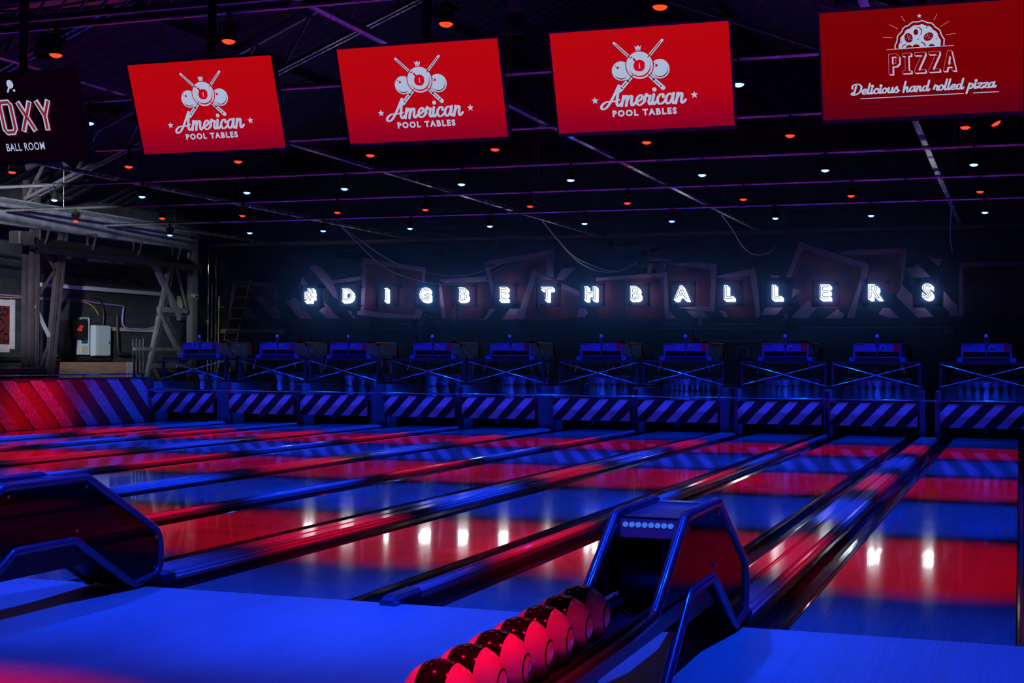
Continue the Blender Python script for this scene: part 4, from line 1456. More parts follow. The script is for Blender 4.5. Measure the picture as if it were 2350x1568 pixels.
# cable ladder and red duct along the front pipe, upper left
lt = thing('cable_ladder', 'purple lit cable ladder with rungs crossing the top left corner', 'cable ladder', (0, 2.95, 4.22))
for z in (0.0, 0.16):
    MB().box(-9.4, -2.2, -0.02, 0.02, z, z + 0.05).build('side_rail', STEELP, lt)
rg_ = MB()
x = -9.3
while x < -2.3:
    rg_.bar((x, 0, 0.05), (x + 0.10, 0, 0.17), 0.018, 0.018, (0, 1, 0))
    x += 0.22
rg_.each('rung', STEELP, lt)
cb_ = MB()
for q in range(3):
    cb_.tube([(-9.4 + a * 0.3, 0.03, 0.10 + q * 0.03 + 0.02 * math.sin(a * 1.1 + q * 2)) for a in range(25)], 0.011, 5)
cb_.each('cable', RUBBER, lt)
hg = MB()
for x in (-8.4, -5.6, -3.0):
    hg.bar((x, 0, 0.2), (x, 0, RZ - 0.417 * abs(x - RX) - 4.24), 0.02, 0.02)
hg.each('hanger', BLACKM, lt)
du = thing('ceiling_duct', 'broad dark red painted duct above the cable ladder in the top left corner', 'duct', (0, 4.2, 4.78))
MB().bevel_box(-10.5, -5.2, -0.25, 0.25, 0, 0.42, 0.02).build('casing', mat('duct_red_paint', (0.75, 0.10, 0.08), 0.5), du)
MB().box(-10.5, -5.2, -0.27, 0.27, -0.02, 0.0).build('bottom_seam', MATS['duct_red_paint'], du)
hg = MB()
for x in (-9.5, -6.0):
    hg.cyl((x, 0, 0.42), (x, 0, RZ - 0.417 * abs(x - RX) - 4.78), 0.01, 6)
hg.each('hanger', BLACKM, du)

# ------------------------------------------------------------------ lettering helpers
_DG = None


def text2d(body, size, offset=0.0, spacing=1.0, sx=1.0):
    """2-D triangles of Blender's built-in face, centred"""
    cu_ = bpy.data.curves.new('t', 'FONT')
    cu_.body = body
    cu_.size = size
    cu_.align_x = 'CENTER'
    cu_.offset = offset
    cu_.space_character = spacing
    cu_.resolution_u = 3
    ob = bpy.data.objects.new('t', cu_)
    COL.objects.link(ob)
    dg = bpy.context.evaluated_depsgraph_get()
    me = bpy.data.meshes.new_from_object(ob.evaluated_get(dg))
    key, vs, ix = {}, [], []
    for v in me.vertices:
        k = (round(v.co.x, 5), round(v.co.y, 5))
        if k not in key:
            key[k] = len(vs)
            vs.append((v.co.x * sx, v.co.y))
        ix.append(key[k])
    fs = []
    for p in me.polygons:
        q = []
        for i_ in p.vertices:
            if ix[i_] not in q:
                q.append(ix[i_])
        if len(q) > 2:
            fs.append(tuple(q))
    bpy.data.objects.remove(ob)
    bpy.data.curves.remove(cu_)
    bpy.data.meshes.remove(me)
    return vs, fs


def centre(vs):
    x = [p[0] for p in vs]
    y = [p[1] for p in vs]
    return (min(x) + max(x)) / 2, (min(y) + max(y)) / 2


def outline(vs, fs):
    cnt = {}
    for f in fs:
        for a, b in zip(f, f[1:] + f[:1]):
            k = (min(a, b), max(a, b))
            cnt[k] = cnt.get(k, 0) + 1
    return [k for k, c in cnt.items() if c == 1]


class G2:
    """flat artwork: collects 2-D polygons"""
    def __init__(s):
        s.v, s.f = [], []

    def poly(s, pts):
        o = len(s.v)
        s.v += list(pts)
        s.f.append(tuple(range(o, o + len(pts))))
        return s

    def tri(s, vs, fs, dx=0, dy=0, k=1.0):
        o = len(s.v)
        s.v += [(x * k + dx, y * k + dy) for x, y in vs]
        s.f += [tuple(i + o for i in f) for f in fs]
        return s

    def text(s, body, size, cx, cy_, offset=0.0, spacing=1.0, sx=1.0, rot=0.0):
        vs, fs = text2d(body, size, offset, spacing, sx)
        a, b = centre(vs)
        c_, s_ = math.cos(rot), math.sin(rot)
        vs = [((x - a) * c_ - (y - b) * s_, (x - a) * s_ + (y - b) * c_) for x, y in vs]
        return s.tri(vs, fs, cx, cy_)

    def circle(s, cx, cy_, r, n=28, ry=None, rot=0.0):
        ry = ry or r
        p = []
        for k in range(n):
            a = 2 * PI * k / n
            x, y = r * math.cos(a), ry * math.sin(a)
            p.append((cx + x * math.cos(rot) - y * math.sin(rot), cy_ + x * math.sin(rot) + y * math.cos(rot)))
        return s.poly(p)

    def arc(s, cx, cy_, r, a0, a1, wd, n=16, taper=False):
        pts = [(cx + r * math.cos(a0 + (a1 - a0) * k / n), cy_ + r * math.sin(a0 + (a1 - a0) * k / n)) for k in range(n + 1)]
        ws = [wd * (math.sin(PI * k / n) if taper else 1.0) + 0.0004 for k in range(n + 1)]
        return s.stroke(pts, ws)

    def stroke(s, pts, wd, cap=False):
        n = len(pts)
        if not isinstance(wd, list):
            wd = [wd] * n
        L, R_ = [], []
        for i in range(n):
            a = pts[max(i - 1, 0)]
            b = pts[min(i + 1, n - 1)]
            dx, dy = b[0] - a[0], b[1] - a[1]
            l = math.hypot(dx, dy) or 1
            nx, ny = -dy / l * wd[i] / 2, dx / l * wd[i] / 2
            L.append((pts[i][0] + nx, pts[i][1] + ny))
            R_.append((pts[i][0] - nx, pts[i][1] - ny))
        for i in range(n - 1):
            s.poly([L[i], R_[i], R_[i + 1], L[i + 1]])
        if cap:
            s.circle(*pts[0], wd[0] / 2, 12)
            s.circle(*pts[-1], wd[-1] / 2, 12)
        return s

    def loop(s, pts, wd):
        n = len(pts)
        for i in range(n):
            s.stroke([pts[i], pts[(i + 1) % n]], wd)
            s.circle(*pts[i], wd / 2, 8)
        return s

    def star(s, cx, cy_, r):
        p = []
        for k in range(10):
            a = PI / 2 + k * PI / 5
            q = r if k % 2 == 0 else r * 0.42
            p.append((cx + q * math.cos(a), cy_ + q * math.sin(a)))
        return s.poly(p)

    def build(s, name, M, parent, y=-0.001):
        b = MB()
        b._add([(x, y, z) for x, z in s.v], s.f)
        return b.build(name, M, parent)


SCRIPT = {
    'a': (1.02, [[(.72, .82), (.45, 1.0), (.14, .72), (.1, .25), (.32, 0), (.6, .28), (.78, .9)], [(.82, 1.0), (.74, .3), (.88, 0), (1.14, .3)]]),
    'c': (.85, [[(.66, .70), (.62, .96), (.36, .95), (.1, .5), (.28, .03), (.62, .08), (.95, .42)]]),
    'd': (1.02, [[(.72, .82), (.45, 1.0), (.14, .72), (.1, .25), (.32, 0), (.6, .28), (.78, .9)], [(.92, 2.0), (.80, .9), (.74, .3), (.88, 0), (1.14, .3)]]),
    'e': (.84, [[(.02, .32), (.4, .45), (.66, .78), (.46, 1.0), (.15, .70), (.12, .25), (.38, 0), (.7, .15), (.95, .45)]]),
    'h': (.98, [[(.24, 2.0), (.12, 1.0), (.05, 0)], [(.10, .4), (.40, .95), (.62, .88), (.60, .25), (.74, 0), (1.02, .3)]]),
    'i': (.48, [[(.2, 1.0), (.12, .25), (.25, 0), (.52, .3)], [(.24, 1.48), (.25, 1.49)]]),
    'l': (.50, [[(.30, 2.0), (.16, 1.0), (.12, .25), (.26, 0), (.54, .3)]]),
    'm': (1.42, [[(.2, 1.0), (.06, 0)], [(.10, .4), (.38, .95), (.58, .88), (.50, 0)], [(.54, .4), (.82, .95), (1.04, .88), (1.0, .25), (1.14, 0), (1.42, .3)]]),
    'n': (.96, [[(.2, 1.0), (.06, 0)], [(.10, .4), (.40, .95), (.62, .88), (.58, .25), (.72, 0), (1.0, .3)]]),
    'o': (.86, [[(.45, 1.0), (.13, .72), (.1, .25), (.36, 0), (.66, .3), (.66, .75), (.45, 1.0)], [(.58, .88), (.72, .74), (.92, .86)]]),
    'p': (.92, [[(.22, 1.0), (.10, .2), (-.08, -.85)], [(.14, .45), (.42, .97), (.70, .82), (.68, .28), (.40, .02), (.18, .2)]]),
    'r': (.74, [[(.0, .3), (.2, 1.08), (.28, .86), (.58, .9), (.48, .3), (.62, 0), (.84, .3)]]),
    's': (.72, [[(.0, .3), (.38, 1.12), (.46, .8), (.62, .35), (.42, 0), (.12, .1)], [(.5, .06), (.78, .34)]]),
    'u': (1.02, [[(.2, 1.0), (.12, .3), (.3, 0), (.58, .28), (.76, .98)], [(.78, 1.0), (.70, .25), (.84, 0), (1.08, .3)]]),
    'z': (.86, [[(.1, .84), (.30, .98), (.70, .9), (.10, .08), (.40, .14), (.74, 0), (.95, .3)]]),
    'A': (1.62, [[(1.30, 2.05), (.75, .85), (.25, 0), (-.20, -.25), (-.36, .05), (.05, .45), (.8, .50), (1.42, .62)], [(1.32, 2.05), (1.22, 1.0), (1.18, .3), (1.36, 0), (1.64, .3)]]),
    'D': (1.62, [[(.62, 1.7), (.48, .8), (.36, .05)], [(.02, 1.25), (.12, 1.85), (.85, 2.05), (1.45, 1.5), (1.28, .5), (.70, -.02), (.12, -.05), (.02, .30), (.30, .45)]]),
    ' ': (.72, []),
}


def script(g, body, cx, base, xh, length, wd, slant=0.12):
    tot = sum(SCRIPT[c][0] for c in body)
    k = length / tot
    x = cx - length / 2
    for ch in body:
        adv, strokes = SCRIPT[ch]
        for st_ in strokes:
            pts = [(x + px * k + py * xh * slant, base + py * xh) for px, py in st_]
            if len(pts) > 2:
                q = spline([Vector((a, b, 0)) for a, b in pts], 6)
                pts = [(v.x, v.y) for v in q]
                n = len(pts)
                ws = []
                for i_ in range(n):
                    a, b = pts[max(i_ - 1, 0)], pts[min(i_ + 1, n - 1)]
                    l = math.hypot(b[0] - a[0], b[1] - a[1]) or 1
                    ver = abs(b[1] - a[1]) / l
                    ws.append(wd * (0.50 + 0.60 * ver))
                g.stroke(pts, ws, True)
            elif ch == 'i' and pts[0][1] > base + xh * 1.3:
                g.circle(*pts[0], wd * 0.85, 14)
            else:
                g.stroke(pts, wd, True)
        x += adv * k


# ------------------------------------------------------------------ hanging screens
TVW, TVH = 1.225, 0.70
TVROT = Euler((math.radians(20.6), 0, math.radians(0.7)))
SCR_A = screen_red('screen_red_bright', (0.46, 0.002, 0.005), (0.42, 0.001, 0.007), (0.24, 0.0, 0.018))
SCR_D = screen_red('screen_red_dim', (0.19, 0.001, 0.002), (0.17, 0.0, 0.002), (0.10, 0.0, 0.008))


def screen(x, label, face):
    """origin at the picture's centre; the picture faces -Y, tilted down"""
    t = thing('hanging_screen', label, 'screen', (x, 1.97, 3.2), 'screens hanging over the foul line')
    t.rotation_euler = TVROT
    b = MB()
    b.bevel_box(-TVW / 2, TVW / 2, 0.004, 0.05, -TVH / 2, TVH / 2, 0.006)
    b.box(-0.35, 0.35, 0.05, 0.09, -0.25, 0.2)
    b.build('back_case', BLACK, t)
    r_ = MB()
    r_.box(-TVW / 2, -0.60, -0.006, 0.004, -TVH / 2, TVH / 2).box(0.60, TVW / 2, -0.006, 0.004, -TVH / 2, TVH / 2)
    r_.box(-0.60, 0.60, -0.006, 0.004, 0.3375, TVH / 2).box(-0.60, 0.60, -0.006, 0.004, -TVH / 2, -0.3375)
    r_.box(-0.60, 0.60, -0.006, 0.03, -TVH / 2 - 0.012, -TVH / 2)
    r_.box(-0.09, -0.02, -0.004, 0.02, -TVH / 2 - 0.02, -TVH / 2 - 0.012)
    r_.build('bezel', mat('bezel_black', (0.012, 0.012, 0.02), 0.3), t)
    MB().box(-0.60, 0.60, 0.0, 0.004, -0.3375, 0.3375).build('display', face, t)
    # mount: the pole is upright although the screen is tilted
    inv = TVROT.to_matrix().inverted()
    c = Vector((0, 0.10, 0.05))
    up_ = inv @ Vector((0, 0, 1))
    ztop = RZ - 0.417 * abs(x - RX) - 3.2
    pm = MB()
    pm.cyl(c, c + up_ * (ztop - 0.1), 0.035, 10)
    pm.obox(c + Vector((0, -0.02, 0)), (1, 0, 0), (0, 1, 0), (0, 0, 1), 0.12, 0.02, 0.12)
    pm.build('mount_pole', BLACKM, t)
    return t


def pool_art(t):
    g = G2()
    k = G2()   # red knock-outs over the white shapes
    dk = G2()  # dark fine lines
    # cues, crossed behind the balls
    for x0, y0, x1, y1 in ((-.165, .246, .143, -.066), (.160, .245, -.150, -.066)):
        lx, ly = x1 - x0, y1 - y0
        P = lambda s_: (x0 + lx * s_, y0 + ly * s_)
        g.stroke([P(0), P(0.34)], [0.017, 0.020], True)
        dk.stroke([P(0.03), P(0.34)], 0.005)
        g.stroke([P(0.66), P(1.0)], [0.024, 0.030], True)
        dk.stroke([P(0.69), P(0.80)], 0.005)
        dk.stroke([P(0.80), P(0.825)], 0.017)
        dk.stroke([P(0.84), P(0.93)], 0.005)
        dk.stroke([P(0.95), P(0.965)], 0.018)
    for s_ in (-1, 1):
        g.circle(s_ * .131, .060, .064, 30)
    k.circle(-.004, .091, .097, 36)
    for s_ in (-1, 1):
        k.circle(s_ * .131 - .022, .083, .009, 12)
        dk.circle(s_ * .131 - .038, .095, .004, 8)
        dk.arc(s_ * .131, .060, .052, PI * 1.15, PI * 2.1 if s_ > 0 else PI * 1.75, .006, 14, True)
    g2 = G2()
    g2.circle(-.004, .091, .090, 36)
    k2 = G2()
    k2.circle(-.004, .086, .041, 30)
    k2.stroke([(-.03, .122), (-.04, .134)], .014, True)
    k2.circle(-.054, .146, .006, 10)
    k2.arc(-.004, .091, .074, PI * 1.08, PI * 2.12, .010, 20, True)
    g3 = G2()
    g3.text('1', .046, -.004, .087, .0008)
    g3.arc(-.004, .086, .038, PI * 1.3, PI * 2.1, .004, 12)
    # crown
    g.poly([(-.029, .221), (-.016, .209), (-.006, .224), (.004, .209), (.017, .221), (.011, .196), (-.023, .196)])
    g.stroke([(-.022, .190), (.010, .190)], .006)
    # lettering
    a_ = G2()
    script(a_, 'American', .01, -.172, .066, .545, .0175)
    a_.build('script_lettering', GFX, t, -0.0008)
    G2().text('POOL TABLES', .056, .004, -.221, .0030, 1.32).build('block_lettering', GFX, t, -0.0008)
    G2().star(-.328, -.128, .026).build('star', GFX, t, -0.0008)
    G2().star(.347, -.124, .026).build('star', GFX, t, -0.0008)
    g.build('cue_emblem', GFX, t, -0.0008)
    k.build('red_knockout', MATS['knock_red'], t, -0.0014)
    g2.build('cue_ball', GFX, t, -0.0020)
    k2.build('red_number_disc', MATS['knock_red'], t, -0.0026)
    dk.build('dark_lines', MATS['knock_dark'], t, -0.0030)
    g3.build('number', GFX, t, -0.0034)


emitter('knock_red', (0.50, 0.001, 0.010), 1.0)
emitter('knock_red_dim', (0.17, 0.0, 0.003), 1.0)
emitter('knock_dark', (0.03, 0.0, 0.004), 1.0)


def pizza_art(t):
    g, k, w2, pk = G2(), G2(), G2(), G2()
    top = []
    n = 26
    for q in range(n + 1):
        a = PI - PI * q / n
        rr = 0.150 + 0.004 * math.sin(q * 1.9)
        top.append((rr * 0.97 * math.cos(a), .088 + rr * 1.06 * math.sin(a)))
    g.stroke(top, .007)
    inn = [(x * 0.86, .088 + (y - .088) * 0.87) for x, y in top]
    g.poly(inn)
    for cx, cy_, rt_ in ((-.066, .150, 1.9), (.052, .150, 0.6)):
        k.circle(cx, cy_, .030, 22, .024, rt_)
        for q in range(7):
            a = q * 2.4
            w2.circle(cx + .006 * math.sqrt(q + .3) * 1.25 * math.cos(a), cy_ + .0055 * math.sqrt(q + .3) * 1.25 * math.sin(a), .0028, 8)
    k.circle(-.022, .182, .014, 16, .018)
    k.arc(-.016, .184, .028, -1.2, 1.9, .006, 12, True)
    for px, py, a in ((.042, .20, 1.0), (.095, .128, .5), (-.104, .126, 2.6), (-.012, .132, .8)):
        k.poly([(px, py), (px + .018 * math.cos(a), py + .018 * math.sin(a)), (px + .008 * math.cos(a + 1), py + .008 * math.sin(a + 1))])
    for px, r_ in ((-.064, .020), (-.022, .022), (.07, .018)):
        k.poly([(px + r_ * math.cos(PI * q / 10), .090 + r_ * .8 * math.sin(PI * q / 10)) for q in range(11)])
    k.arc(.006, .092, .026, 0.0, 1.5, .006, 10)
    k.arc(-.085, .090, .020, 1.4, 3.0, .005, 8)
    g.stroke([(-.20, .086), (.20, .086)], .0035)
    for a0, a1 in (((-.218, .163), (-.162, .157)), ((-.178, .239), (-.128, .208)), ((-.106, .285), (-.087, .250)), ((.105, .284), (.085, .247)), ((.175, .236), (.125, .206)), ((.213, .159), (.154, .154))):
        pk.stroke([a0, a1], .003)
    g.star(0, .279, .015)
    # block capitals with an offset drop edge
    L = {
        'P': ([(0, 0), (0, 1), (.36, 1), (.5, .86), (.5, .52), (.36, .38), (.18, .38), (.18, 0)], [[(.16, .86), (.34, .86), (.34, .52), (.16, .52)]]),
        'I': ([(0, 0), (0, .14), (.12, .14), (.12, .86), (0, .86), (0, 1), (.4, 1), (.4, .86), (.28, .86), (.28, .14), (.4, .14), (.4, 0)], []),
        'Z': ([(0, 0), (0, .13), (.32, .86), (0, .86), (0, 1), (.5, 1), (.5, .87), (.18, .14), (.5, .14), (.5, 0)], []),
        'A': ([(0, 0), (.2, 1), (.38, 1), (.58, 0), (.42, 0), (.38, .2), (.2, .2), (.16, 0)], [[(.29, .74), (.23, .34), (.35, .34)]]),
    }
    x = -.188
    H_ = .125
    for ch in 'PIZZA':
        out, holes = L[ch]
        for lp in [out] + holes:
            pts = [(x + a * .128, -.068 + b * H_) for a, b in lp]
            n_ = len(pts)
            area = sum(pts[i_][0] * pts[(i_ + 1) % n_][1] - pts[(i_ + 1) % n_][0] * pts[i_][1] for i_ in range(n_))
            for i_ in range(n_):
                p, q = pts[i_], pts[(i_ + 1) % n_]
                pk.stroke([p, q], .0022)
                # drop edge on the sides that face right or down
                nx, ny = (q[1] - p[1]), -(q[0] - p[0])
                if (area if lp is out else area) < 0:
                    nx, ny = -nx, -ny
                if lp is not out:
                    nx, ny = -nx, -ny
                if nx * .009 + ny * -.008 > 1e-6:
                    g.poly([p, q, (q[0] + .009, q[1] - .008), (p[0] + .009, p[1] - .008)])
        x += {'P': .083, 'I': .072, 'Z': .085, 'A': .08}[ch]
    a_ = G2()
    script(a_, 'Delicious hand rolled pizza', .01, -.184, .032, .86, .0115)
    a_.build('script_lettering', GFX, t, -0.0008)
    G2().stroke([(-.366, -.212), (.256, -.212)], .005).build('underline', GFX, t, -0.0008)
    G2().stroke([(.312, -.212), (.463, -.212)], .005).build('underline', GFX, t, -0.0008)
    g.build('pizza_emblem', GFX, t, -0.0008)
    k.build('red_toppings', MATS['knock_red_dim'], t, -0.0014)
    w2.build('pepperoni_specks', GFX, t, -0.0020)
    pk.build('pink_lines', emitter('screen_line_pink', (0.55, 0.2, 0.28), 1.0), t, -0.0012)


def club_art(t):
    g, r_, s_ = G2(), G2(), G2()
    strokes = {
        'R': [[(-.34, -.11), (-.34, .125), (-.26, .125), (-.235, .10), (-.235, .04), (-.26, .01), (-.34, .01)], [(-.29, .01), (-.235, -.11)]],
        'O': [[(-.135, .10), (-.115, .125), (-.055, .125), (-.035, .10), (-.035, -.085), (-.055, -.11), (-.115, -.11), (-.135, -.085), (-.135, .10)]],
        'X': [[(.035, .125), (.145, -.11)], [(.145, .125), (.035, -.11)]],
        'Y': [[(.205, .125), (.260, .005), (.260, -.11)], [(.315, .125), (.260, .005)]],
    }
    for ps in strokes.values():
        for p in ps:
            s_.stroke([(a + .014, b - .010) for a, b in p], .046)
            for q in p[1:-1]:
                s_.circle(q[0] + .014, q[1] - .010, .023, 10)
            g.stroke(p, .046)
            for q in p[1:-1]:
                g.circle(*q, .023, 8)
            e0, e1 = p[0], p[-1]
            inset = []
            for a, b in p:
                inset.append((a, max(min(b, .116), -.101)) if (a, b) in (e0, e1) else (a, b))
            r_.stroke(inset, .022)
            for q in p[1:-1]:
                r_.circle(*q, .011, 8)
    G2().text('BALL ROOM', .085, .02, -.228, .001, 1.1, 0.72).build('block_lettering', GFX, t, -0.0012)
    G2().circle(.003, .262, .030, 22, .034, .3).stroke([(-.012, .236), (-.030, .206)], .016, True).circle(.030, .212, .011, 14).build('bat_and_ball', GFX, t, -0.0012)
    s_.build('letter_shadow', SHADW, t, -0.0006)
    g.build('letter_outline', GFX, t, -0.0012)
    r_.build('letter_fill', ROXR, t, -0.0018)


t = screen(-6.27, 'hanging screen with a dark picture of tall outlined letters and a small table tennis bat', SCRK)
club_art(t)
for x, wh in ((-4.58, 'red hanging screen with cues and pool balls, beside the dark lettered screen'), (-2.85, 'red hanging screen with cues and pool balls, middle one of those three'),
              (-1.275, 'red hanging screen with cues and pool balls, beside the pizza screen')):
    pool_art(screen(x, wh, SCR_A))
pizza_art(screen(0.50, 'dim red hanging screen showing half a pizza over script lettering', SCR_D))

# ------------------------------------------------------------------ lit letter boxes
SIGN = '#DIGBETHBALLERS'
SX = [-15.21, -14.18, -13.16, -12.17, -11.18, -10.18, -9.12, -8.08, -7.03, -5.98, -4.92, -3.87, -2.84, -1.80, -0.73]
SEEN = {}
for k, ch in enumerate(SIGN):
    nm = {'#': 'hash sign'}.get(ch, f'letter {ch}')
    dupl = SIGN.count(ch) > 1
    if dupl:
        SEEN[ch] = SEEN.get(ch, 0) + 1
        nm = f'{"left" if SEEN[ch] == 1 else "right"}-hand {nm}'
    zc = 2.865 - 0.0042 * k
    t = thing('sign_letter', f'glowing white {nm} with drop edge, {NTH[k]} sign letter from the left', 'illuminated letter', (SX[k], 23.93, zc), 'lit letters along the back wall')
    vs, fs = text2d(ch, 0.405)
    a, b = centre(vs)
    vs = [(x - a - 0.022, y - b + 0.022) for x, y in vs]
    bv, bf = text2d(ch, 0.405, 0.0145)
    a, b = centre(bv)
    bv = [(x - a - 0.022, y - b + 0.022) for x, y in bv]
    body = MB()
    for q in range(6):
        d = 0.014 * q
        body._add([(x + d * 0.85, -0.028 - 0.0004 * q + 0.002 * 6, z - d * 0.75) for x, z in bv], bf)
    ol = outline(bv, bf)
    d = 0.014 * 5
    for (i0, i1) in ol:
        p, q = bv[i0], bv[i1]
        body._add([(p[0], -0.016, p[1]), (q[0], -0.016, q[1]), (q[0] + d * .85, -0.012, q[1] - d * .75), (p[0] + d * .85, -0.012, p[1] - d * .75)], [(0, 1, 2, 3)])
    for (i0, i1) in ol:      # lit edges of the thick letter
        for dd in (0.0, d):
            p, q = bv[i0], bv[i1]
            body._add([(p[0] + dd * .85, -0.012, p[1] - dd * .75), (q[0] + dd * .85, -0.012, q[1] - dd * .75), (q[0] + dd * .85, -0.0005, q[1] - dd * .75), (p[0] + dd * .85, -0.0005, p[1] - dd * .75)], [(0, 1, 2, 3)])
    body.build('lit_body', NEON, t)
    bk = MB()
    bk._add([(x, -0.008, z) for x, z in bv], [f[::-1] for f in bf])
    bk.build('added_back_glow', ADDED_GLOW, t)
    ln = MB()
    for (i0, i1) in outline(vs, fs):
        p, q = vs[i0], vs[i1]
        ln.bar((p[0], -0.024, p[1]), (q[0], -0.024, q[1]), 0.0205, 0.006, (0, 1, 0))
    ln.build('dark_outline', BLACK, t)
    MB().box(-0.275, 0.275, 0.0, 0.008, -0.28, 0.27).build('clear_panel', ACRYL, t)
    fr_ = MB()
    fr_.box(-0.285, -0.275, 0.0, 0.10, -0.29, 0.28).box(0.275, 0.285, 0.0, 0.10, -0.29, 0.28)
    fr_.box(-0.275, 0.275, 0.0, 0.10, 0.27, 0.28).box(-0.275, 0.275, 0.0, 0.10, -0.29, -0.28)
    fr_.build('box_frame', BLACK, t)
    st_ = MB()
    for x in (-0.2, 0.2):
        st_.box(x - 0.015, x + 0.015, 0.008, 0.365, 0.20, 0.23).box(x - 0.015, x + 0.015, 0.008, 0.365, -0.24, -0.21)
    st_.each('wall_strut', BLACKM, t)

# ------------------------------------------------------------------ ball returns


def ball_return(cx, label, rack):
    t = thing('ball_return', label, 'ball return', (cx, 0, 0), 'ball returns between the lane pairs')
    W2 = 0.15
    TR = 0.024
    prof = [(-2.0, 0.02), (-1.16, 0.345), (-0.66, 0.345), (-0.12, -0.012), (0.155, 0.06), (0.155, 0.30), (-0.56, 0.680), (-1.25, 0.680), (-1.80, 0.345), (-2.2, 0.33)]
    prof[0] = (-1.66, 0.0)
    rad = [0, 0.10, 0.10, 0.10, 0.10, 0.16, 0.10, 0.12, 0.12, 0]
    for s_ in (-1, 1):
        x = s_ * W2
        pts = [(x, y, max(z, 0.026)) for y, z in prof]
        pts[0] = (x, -1.66, 0.0)
        f_ = fillet(pts, rad, 6)
        MB().tube(f_, TR, 12).build('tube_frame', TUBEB, t)
        # smoked side sheet inside the tube outline
        sh = [(-1.20, 0.35), (-0.67, 0.36), (-0.14, 0.03), (0.05, 0.03), (0.135, 0.10), (0.135, 0.30), (-0.56, 0.665), (-1.25, 0.665), (-1.76, 0.36)]
        MB().prism([(a, b) for a, b in sh], (x - 0.004, 0, 0), (0, 1, 0), (0, 0, 1), 0.008).build('side_sheet', SMOKE, t)
        b_ = MB()
        for y, z in ((-0.58, 0.63), (-1.22, 0.63), (-0.66, 0.40), (0.10, 0.28), (-1.6, 0.42), (0.08, 0.1)):
            b_.cyl((x - 0.014, y, z), (x + 0.014, y, z), 0.011, 8)
        b_.each('bolt', CHROME, t)
    MB().box(-0.13, 0.13, -1.24, -0.54, 0.655, 0.672).build('top_cover', noise_tint(mat('top_cover', (0.10, 0.11, 0.12), 0.3), 8, 0.3), t)
    MB().profile_y([(-0.13, 0.672), (0.13, 0.672), (0.13, 0.678), (-0.13, 0.678)], -0.62, -0.545).build('top_strip', GALV, t)
    # front: control panel with a row of eight lights
    pn = MB()
    pn.prism([(-0.135, 0.0), (0.135, 0.0), (0.135, 0.085), (-0.135, 0.085)], (0, -1.3085, 0.587), (1, 0, 0), (0, 0.53, 0.848), 0.012)
    po = pn.build('control_panel', mat('panel_blue_steel', (0.26, 0.28, 0.42), 0.28, 0.4), t)
    lg = MB()
    ux, uy = Vector((1, 0, 0)), Vector((0, 0.53, 0.848))
    nn = ux.cross(uy)
    for q in range(8):
        c = Vector((0, -1.3085, 0.587)) + ux * (-0.098 + q * 0.028) + uy * 0.058
        lg.lathe([(0.0125, 0.0), (0.0125, 0.014), (0.0, 0.016)], c, 14, nn)
    lg.each('panel_light', emitter('panel_light_blue', (0.05, 0.22, 1.0), 0.75), po)
    sc = MB()
    for a, b in ((-0.118, 0.018), (0.118, 0.018)):
        sc.lathe([(0.006, 0.0), (0.006, 0.016), (0, 0.016)], Vector((0, -1.3085, 0.587)) + ux * a + uy * b, 8, nn)
    sc.each('screw', CHROME, po)
    # black mouth and inner box
    mb = MB()
    mb.box(-0.125, -0.118, -1.30, -0.45, 0.20, 0.54).box(0.118, 0.125, -1.30, -0.45, 0.20, 0.54)
    mb.box(-0.118, 0.118, -0.48, -0.45, 0.20, 0.655)
    mb.build('inner_box', BLACK, t)
    MB().box(-0.115, 0.115, -1.30, -0.50, 0.20, 0.215).build('inner_tray', mat('tray_blue', (0.08, 0.09, 0.16), 0.4), t)
    if True:
        # belly below the sheets towards the lane
        MB().prism([(-0.55, 0.27), (-0.12, 0.02), (0.10, 0.02), (0.10, 0.28), (-0.3, 0.42)], (-0.11, 0, 0), (0, 1, 0), (0, 0, 1), 0.22).build('lift_housing', BLACK, t)
    # rack towards the bowlers
    y1 = -1.25
    y0 = -4.3
    rk = MB()
    for s_ in (-1, 1):
        rk.tube([(s_ * 0.085, y0, 0.318), (s_ * 0.085, y1, 0.335)], 0.016, 8)
    rk.each('ball_rail', BLACKM, t)
    tr_ = MB()
    tr_.profile_y([(-0.155, 0.335), (-0.145, 0.335), (-0.06, 0.275), (0.06, 0.275), (0.145, 0.335), (0.155, 0.335), (0.155, 0.27), (0.10, 0.235), (-0.10, 0.235), (-0.155, 0.27)], y0, y1)
    tr_.build('trough', mat('trough_black', (0.03, 0.03, 0.04), 0.35), t)
    for s_ in (-1, 1):
        MB().tube([(s_ * W2, y0, 0.33), (s_ * W2, -2.15, 0.33)], TR, 10).build('side_tube', MATS['trough_black'], t)
    for y in (-2.35, -4.1):
        for s_ in (-1, 1):
            MB().cyl((s_ * 0.06, y, 0.24), (s_ * 0.12, y - 0.10, 0.0), 0.02, 10).build('rack_leg', TUBEB, t)
    return t


BR = ball_return(-0.3975, 'ball return with a rack of striped balls and a row of panel lights', True)
ball_return(-3.897, 'ball return with a smoked hood and no balls in view, its rack cut off', False)

# ------------------------------------------------------------------ bowling balls
BR_ = 0.1083
BALLW = noise_tint(mat('ball_white', (0.72, 0.62, 0.66), 0.14, coat=0.7), 3, 0.06)
BALLB = mat('ball_black', (0.012, 0.010, 0.012), 0.07, coat=1.0, coat_r=0.015, spec=1.0)


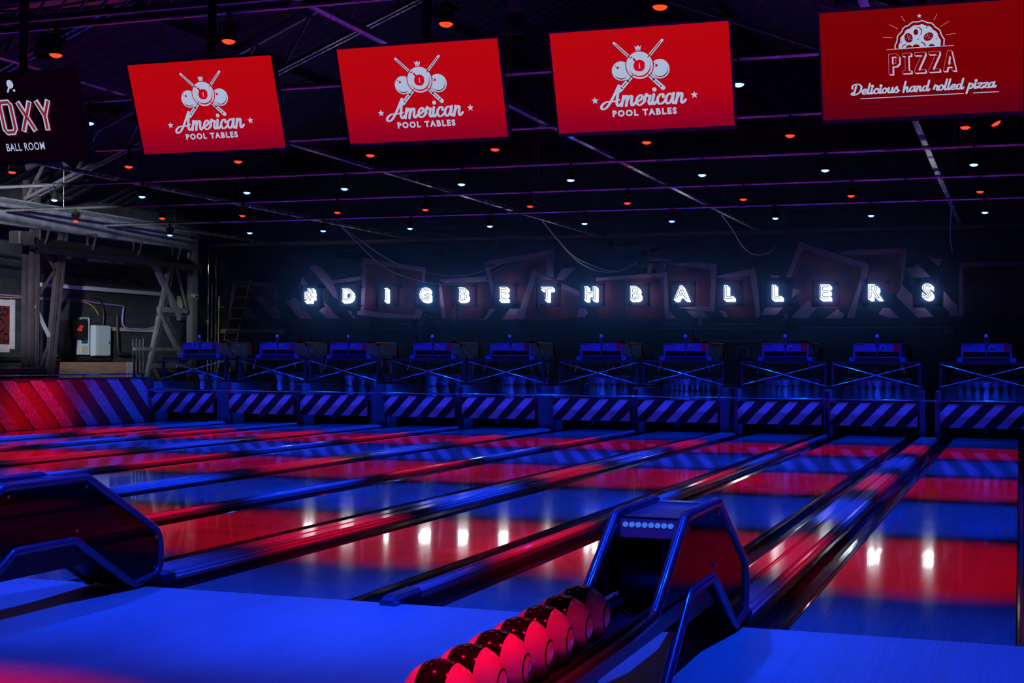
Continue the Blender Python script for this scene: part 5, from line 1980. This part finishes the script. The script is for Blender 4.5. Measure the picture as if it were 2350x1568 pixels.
def ball(k, num, y, z, roll_, holes):
    t = thing('bowling_ball', f'pink-lit white ball with glossy black band, {NTH[k]} from the hood on the rack', 'bowling ball', (-0.3975, y, z), 'balls on the rack')
    t.rotation_euler = (roll_, 0, 0)
    n = 88

    def zone(a0, a1, steps):
        return [(BR_ * math.sin(a0 + (a1 - a0) * q / steps), BR_ * math.cos(a0 + (a1 - a0) * q / steps)) for q in range(steps + 1)]
    c0 = math.acos(0.40)
    MB().lathe(zone(c0, PI - c0, 34), (0, 0, 0), n, (1, 0, 0)).build('black_band', BALLB, t)
    wh = MB()
    wh.lathe(zone(0.0001, c0, 22), (0, 0, 0), n, (1, 0, 0))
    wh.lathe(zone(PI - c0, PI - 0.0001, 22), (0, 0, 0), n, (1, 0, 0))
    wh.build('white_side', BALLW, t)

    def on(pu, pv, side, h=0.0004):
        """point of the flat badge (pu, pv) laid onto the ball's side pole"""
        a = math.hypot(pu, pv) / BR_
        if a < 1e-6:
            return Vector((side * (BR_ + h), 0, 0))
        s_ = math.sin(a) / (math.hypot(pu, pv))
        return Vector((side * math.cos(a) * (BR_ + h), pu * s_ * (BR_ + h) * side, pv * s_ * (BR_ + h)))
    rg = MB()
    for side in (1, -1):
        N = 28
        v, f = [], []
        for q in range(N):
            a = 2 * PI * q / N
            for r_ in (0.040, 0.0475):
                v.append(on(r_ * math.cos(a), r_ * math.sin(a), side))
        for q in range(N):
            j = (q + 1) % N
            f.append((2 * q, 2 * q + 1, 2 * j + 1, 2 * j))
        rg._add(v, f, True)
        vs, fs = text2d(num, 0.058, 0.0042)
        a, b = centre(vs)
        rg._add([on(x - a, y_ - b, side) for x, y_ in vs], fs, True)
    rg.build('number_badge', BLACK, t)
    if holes:
        h = MB()
        for a, b in holes:
            d = Vector((math.sin(a), -math.sin(b) * math.cos(a), math.cos(a) * math.cos(b)))
            h.lathe([(0.0135, 0.0), (0.0135, 0.0012), (0.011, 0.0014), (0.0105, -0.002), (0.0, -0.002)], d * (BR_ - 0.0006), 14, d)
        h.each('finger_hole', BLACK, t)
    return t


for k in range(7):
    y = -2.275 - k * 0.2172
    z = 0.4265 - k * 0.0016
    ball(k, '7' if k != 4 else '6', y, z, [-0.35, 0.2, 0.05, -0.1, 0.15, 0.1, -0.1][k],
         {2: [(0.0, 0.5)], 4: [(0.25, 1.0)], 6: [(-0.1, 0.15), (0.2, 0.2)], 3: None}.get(k))
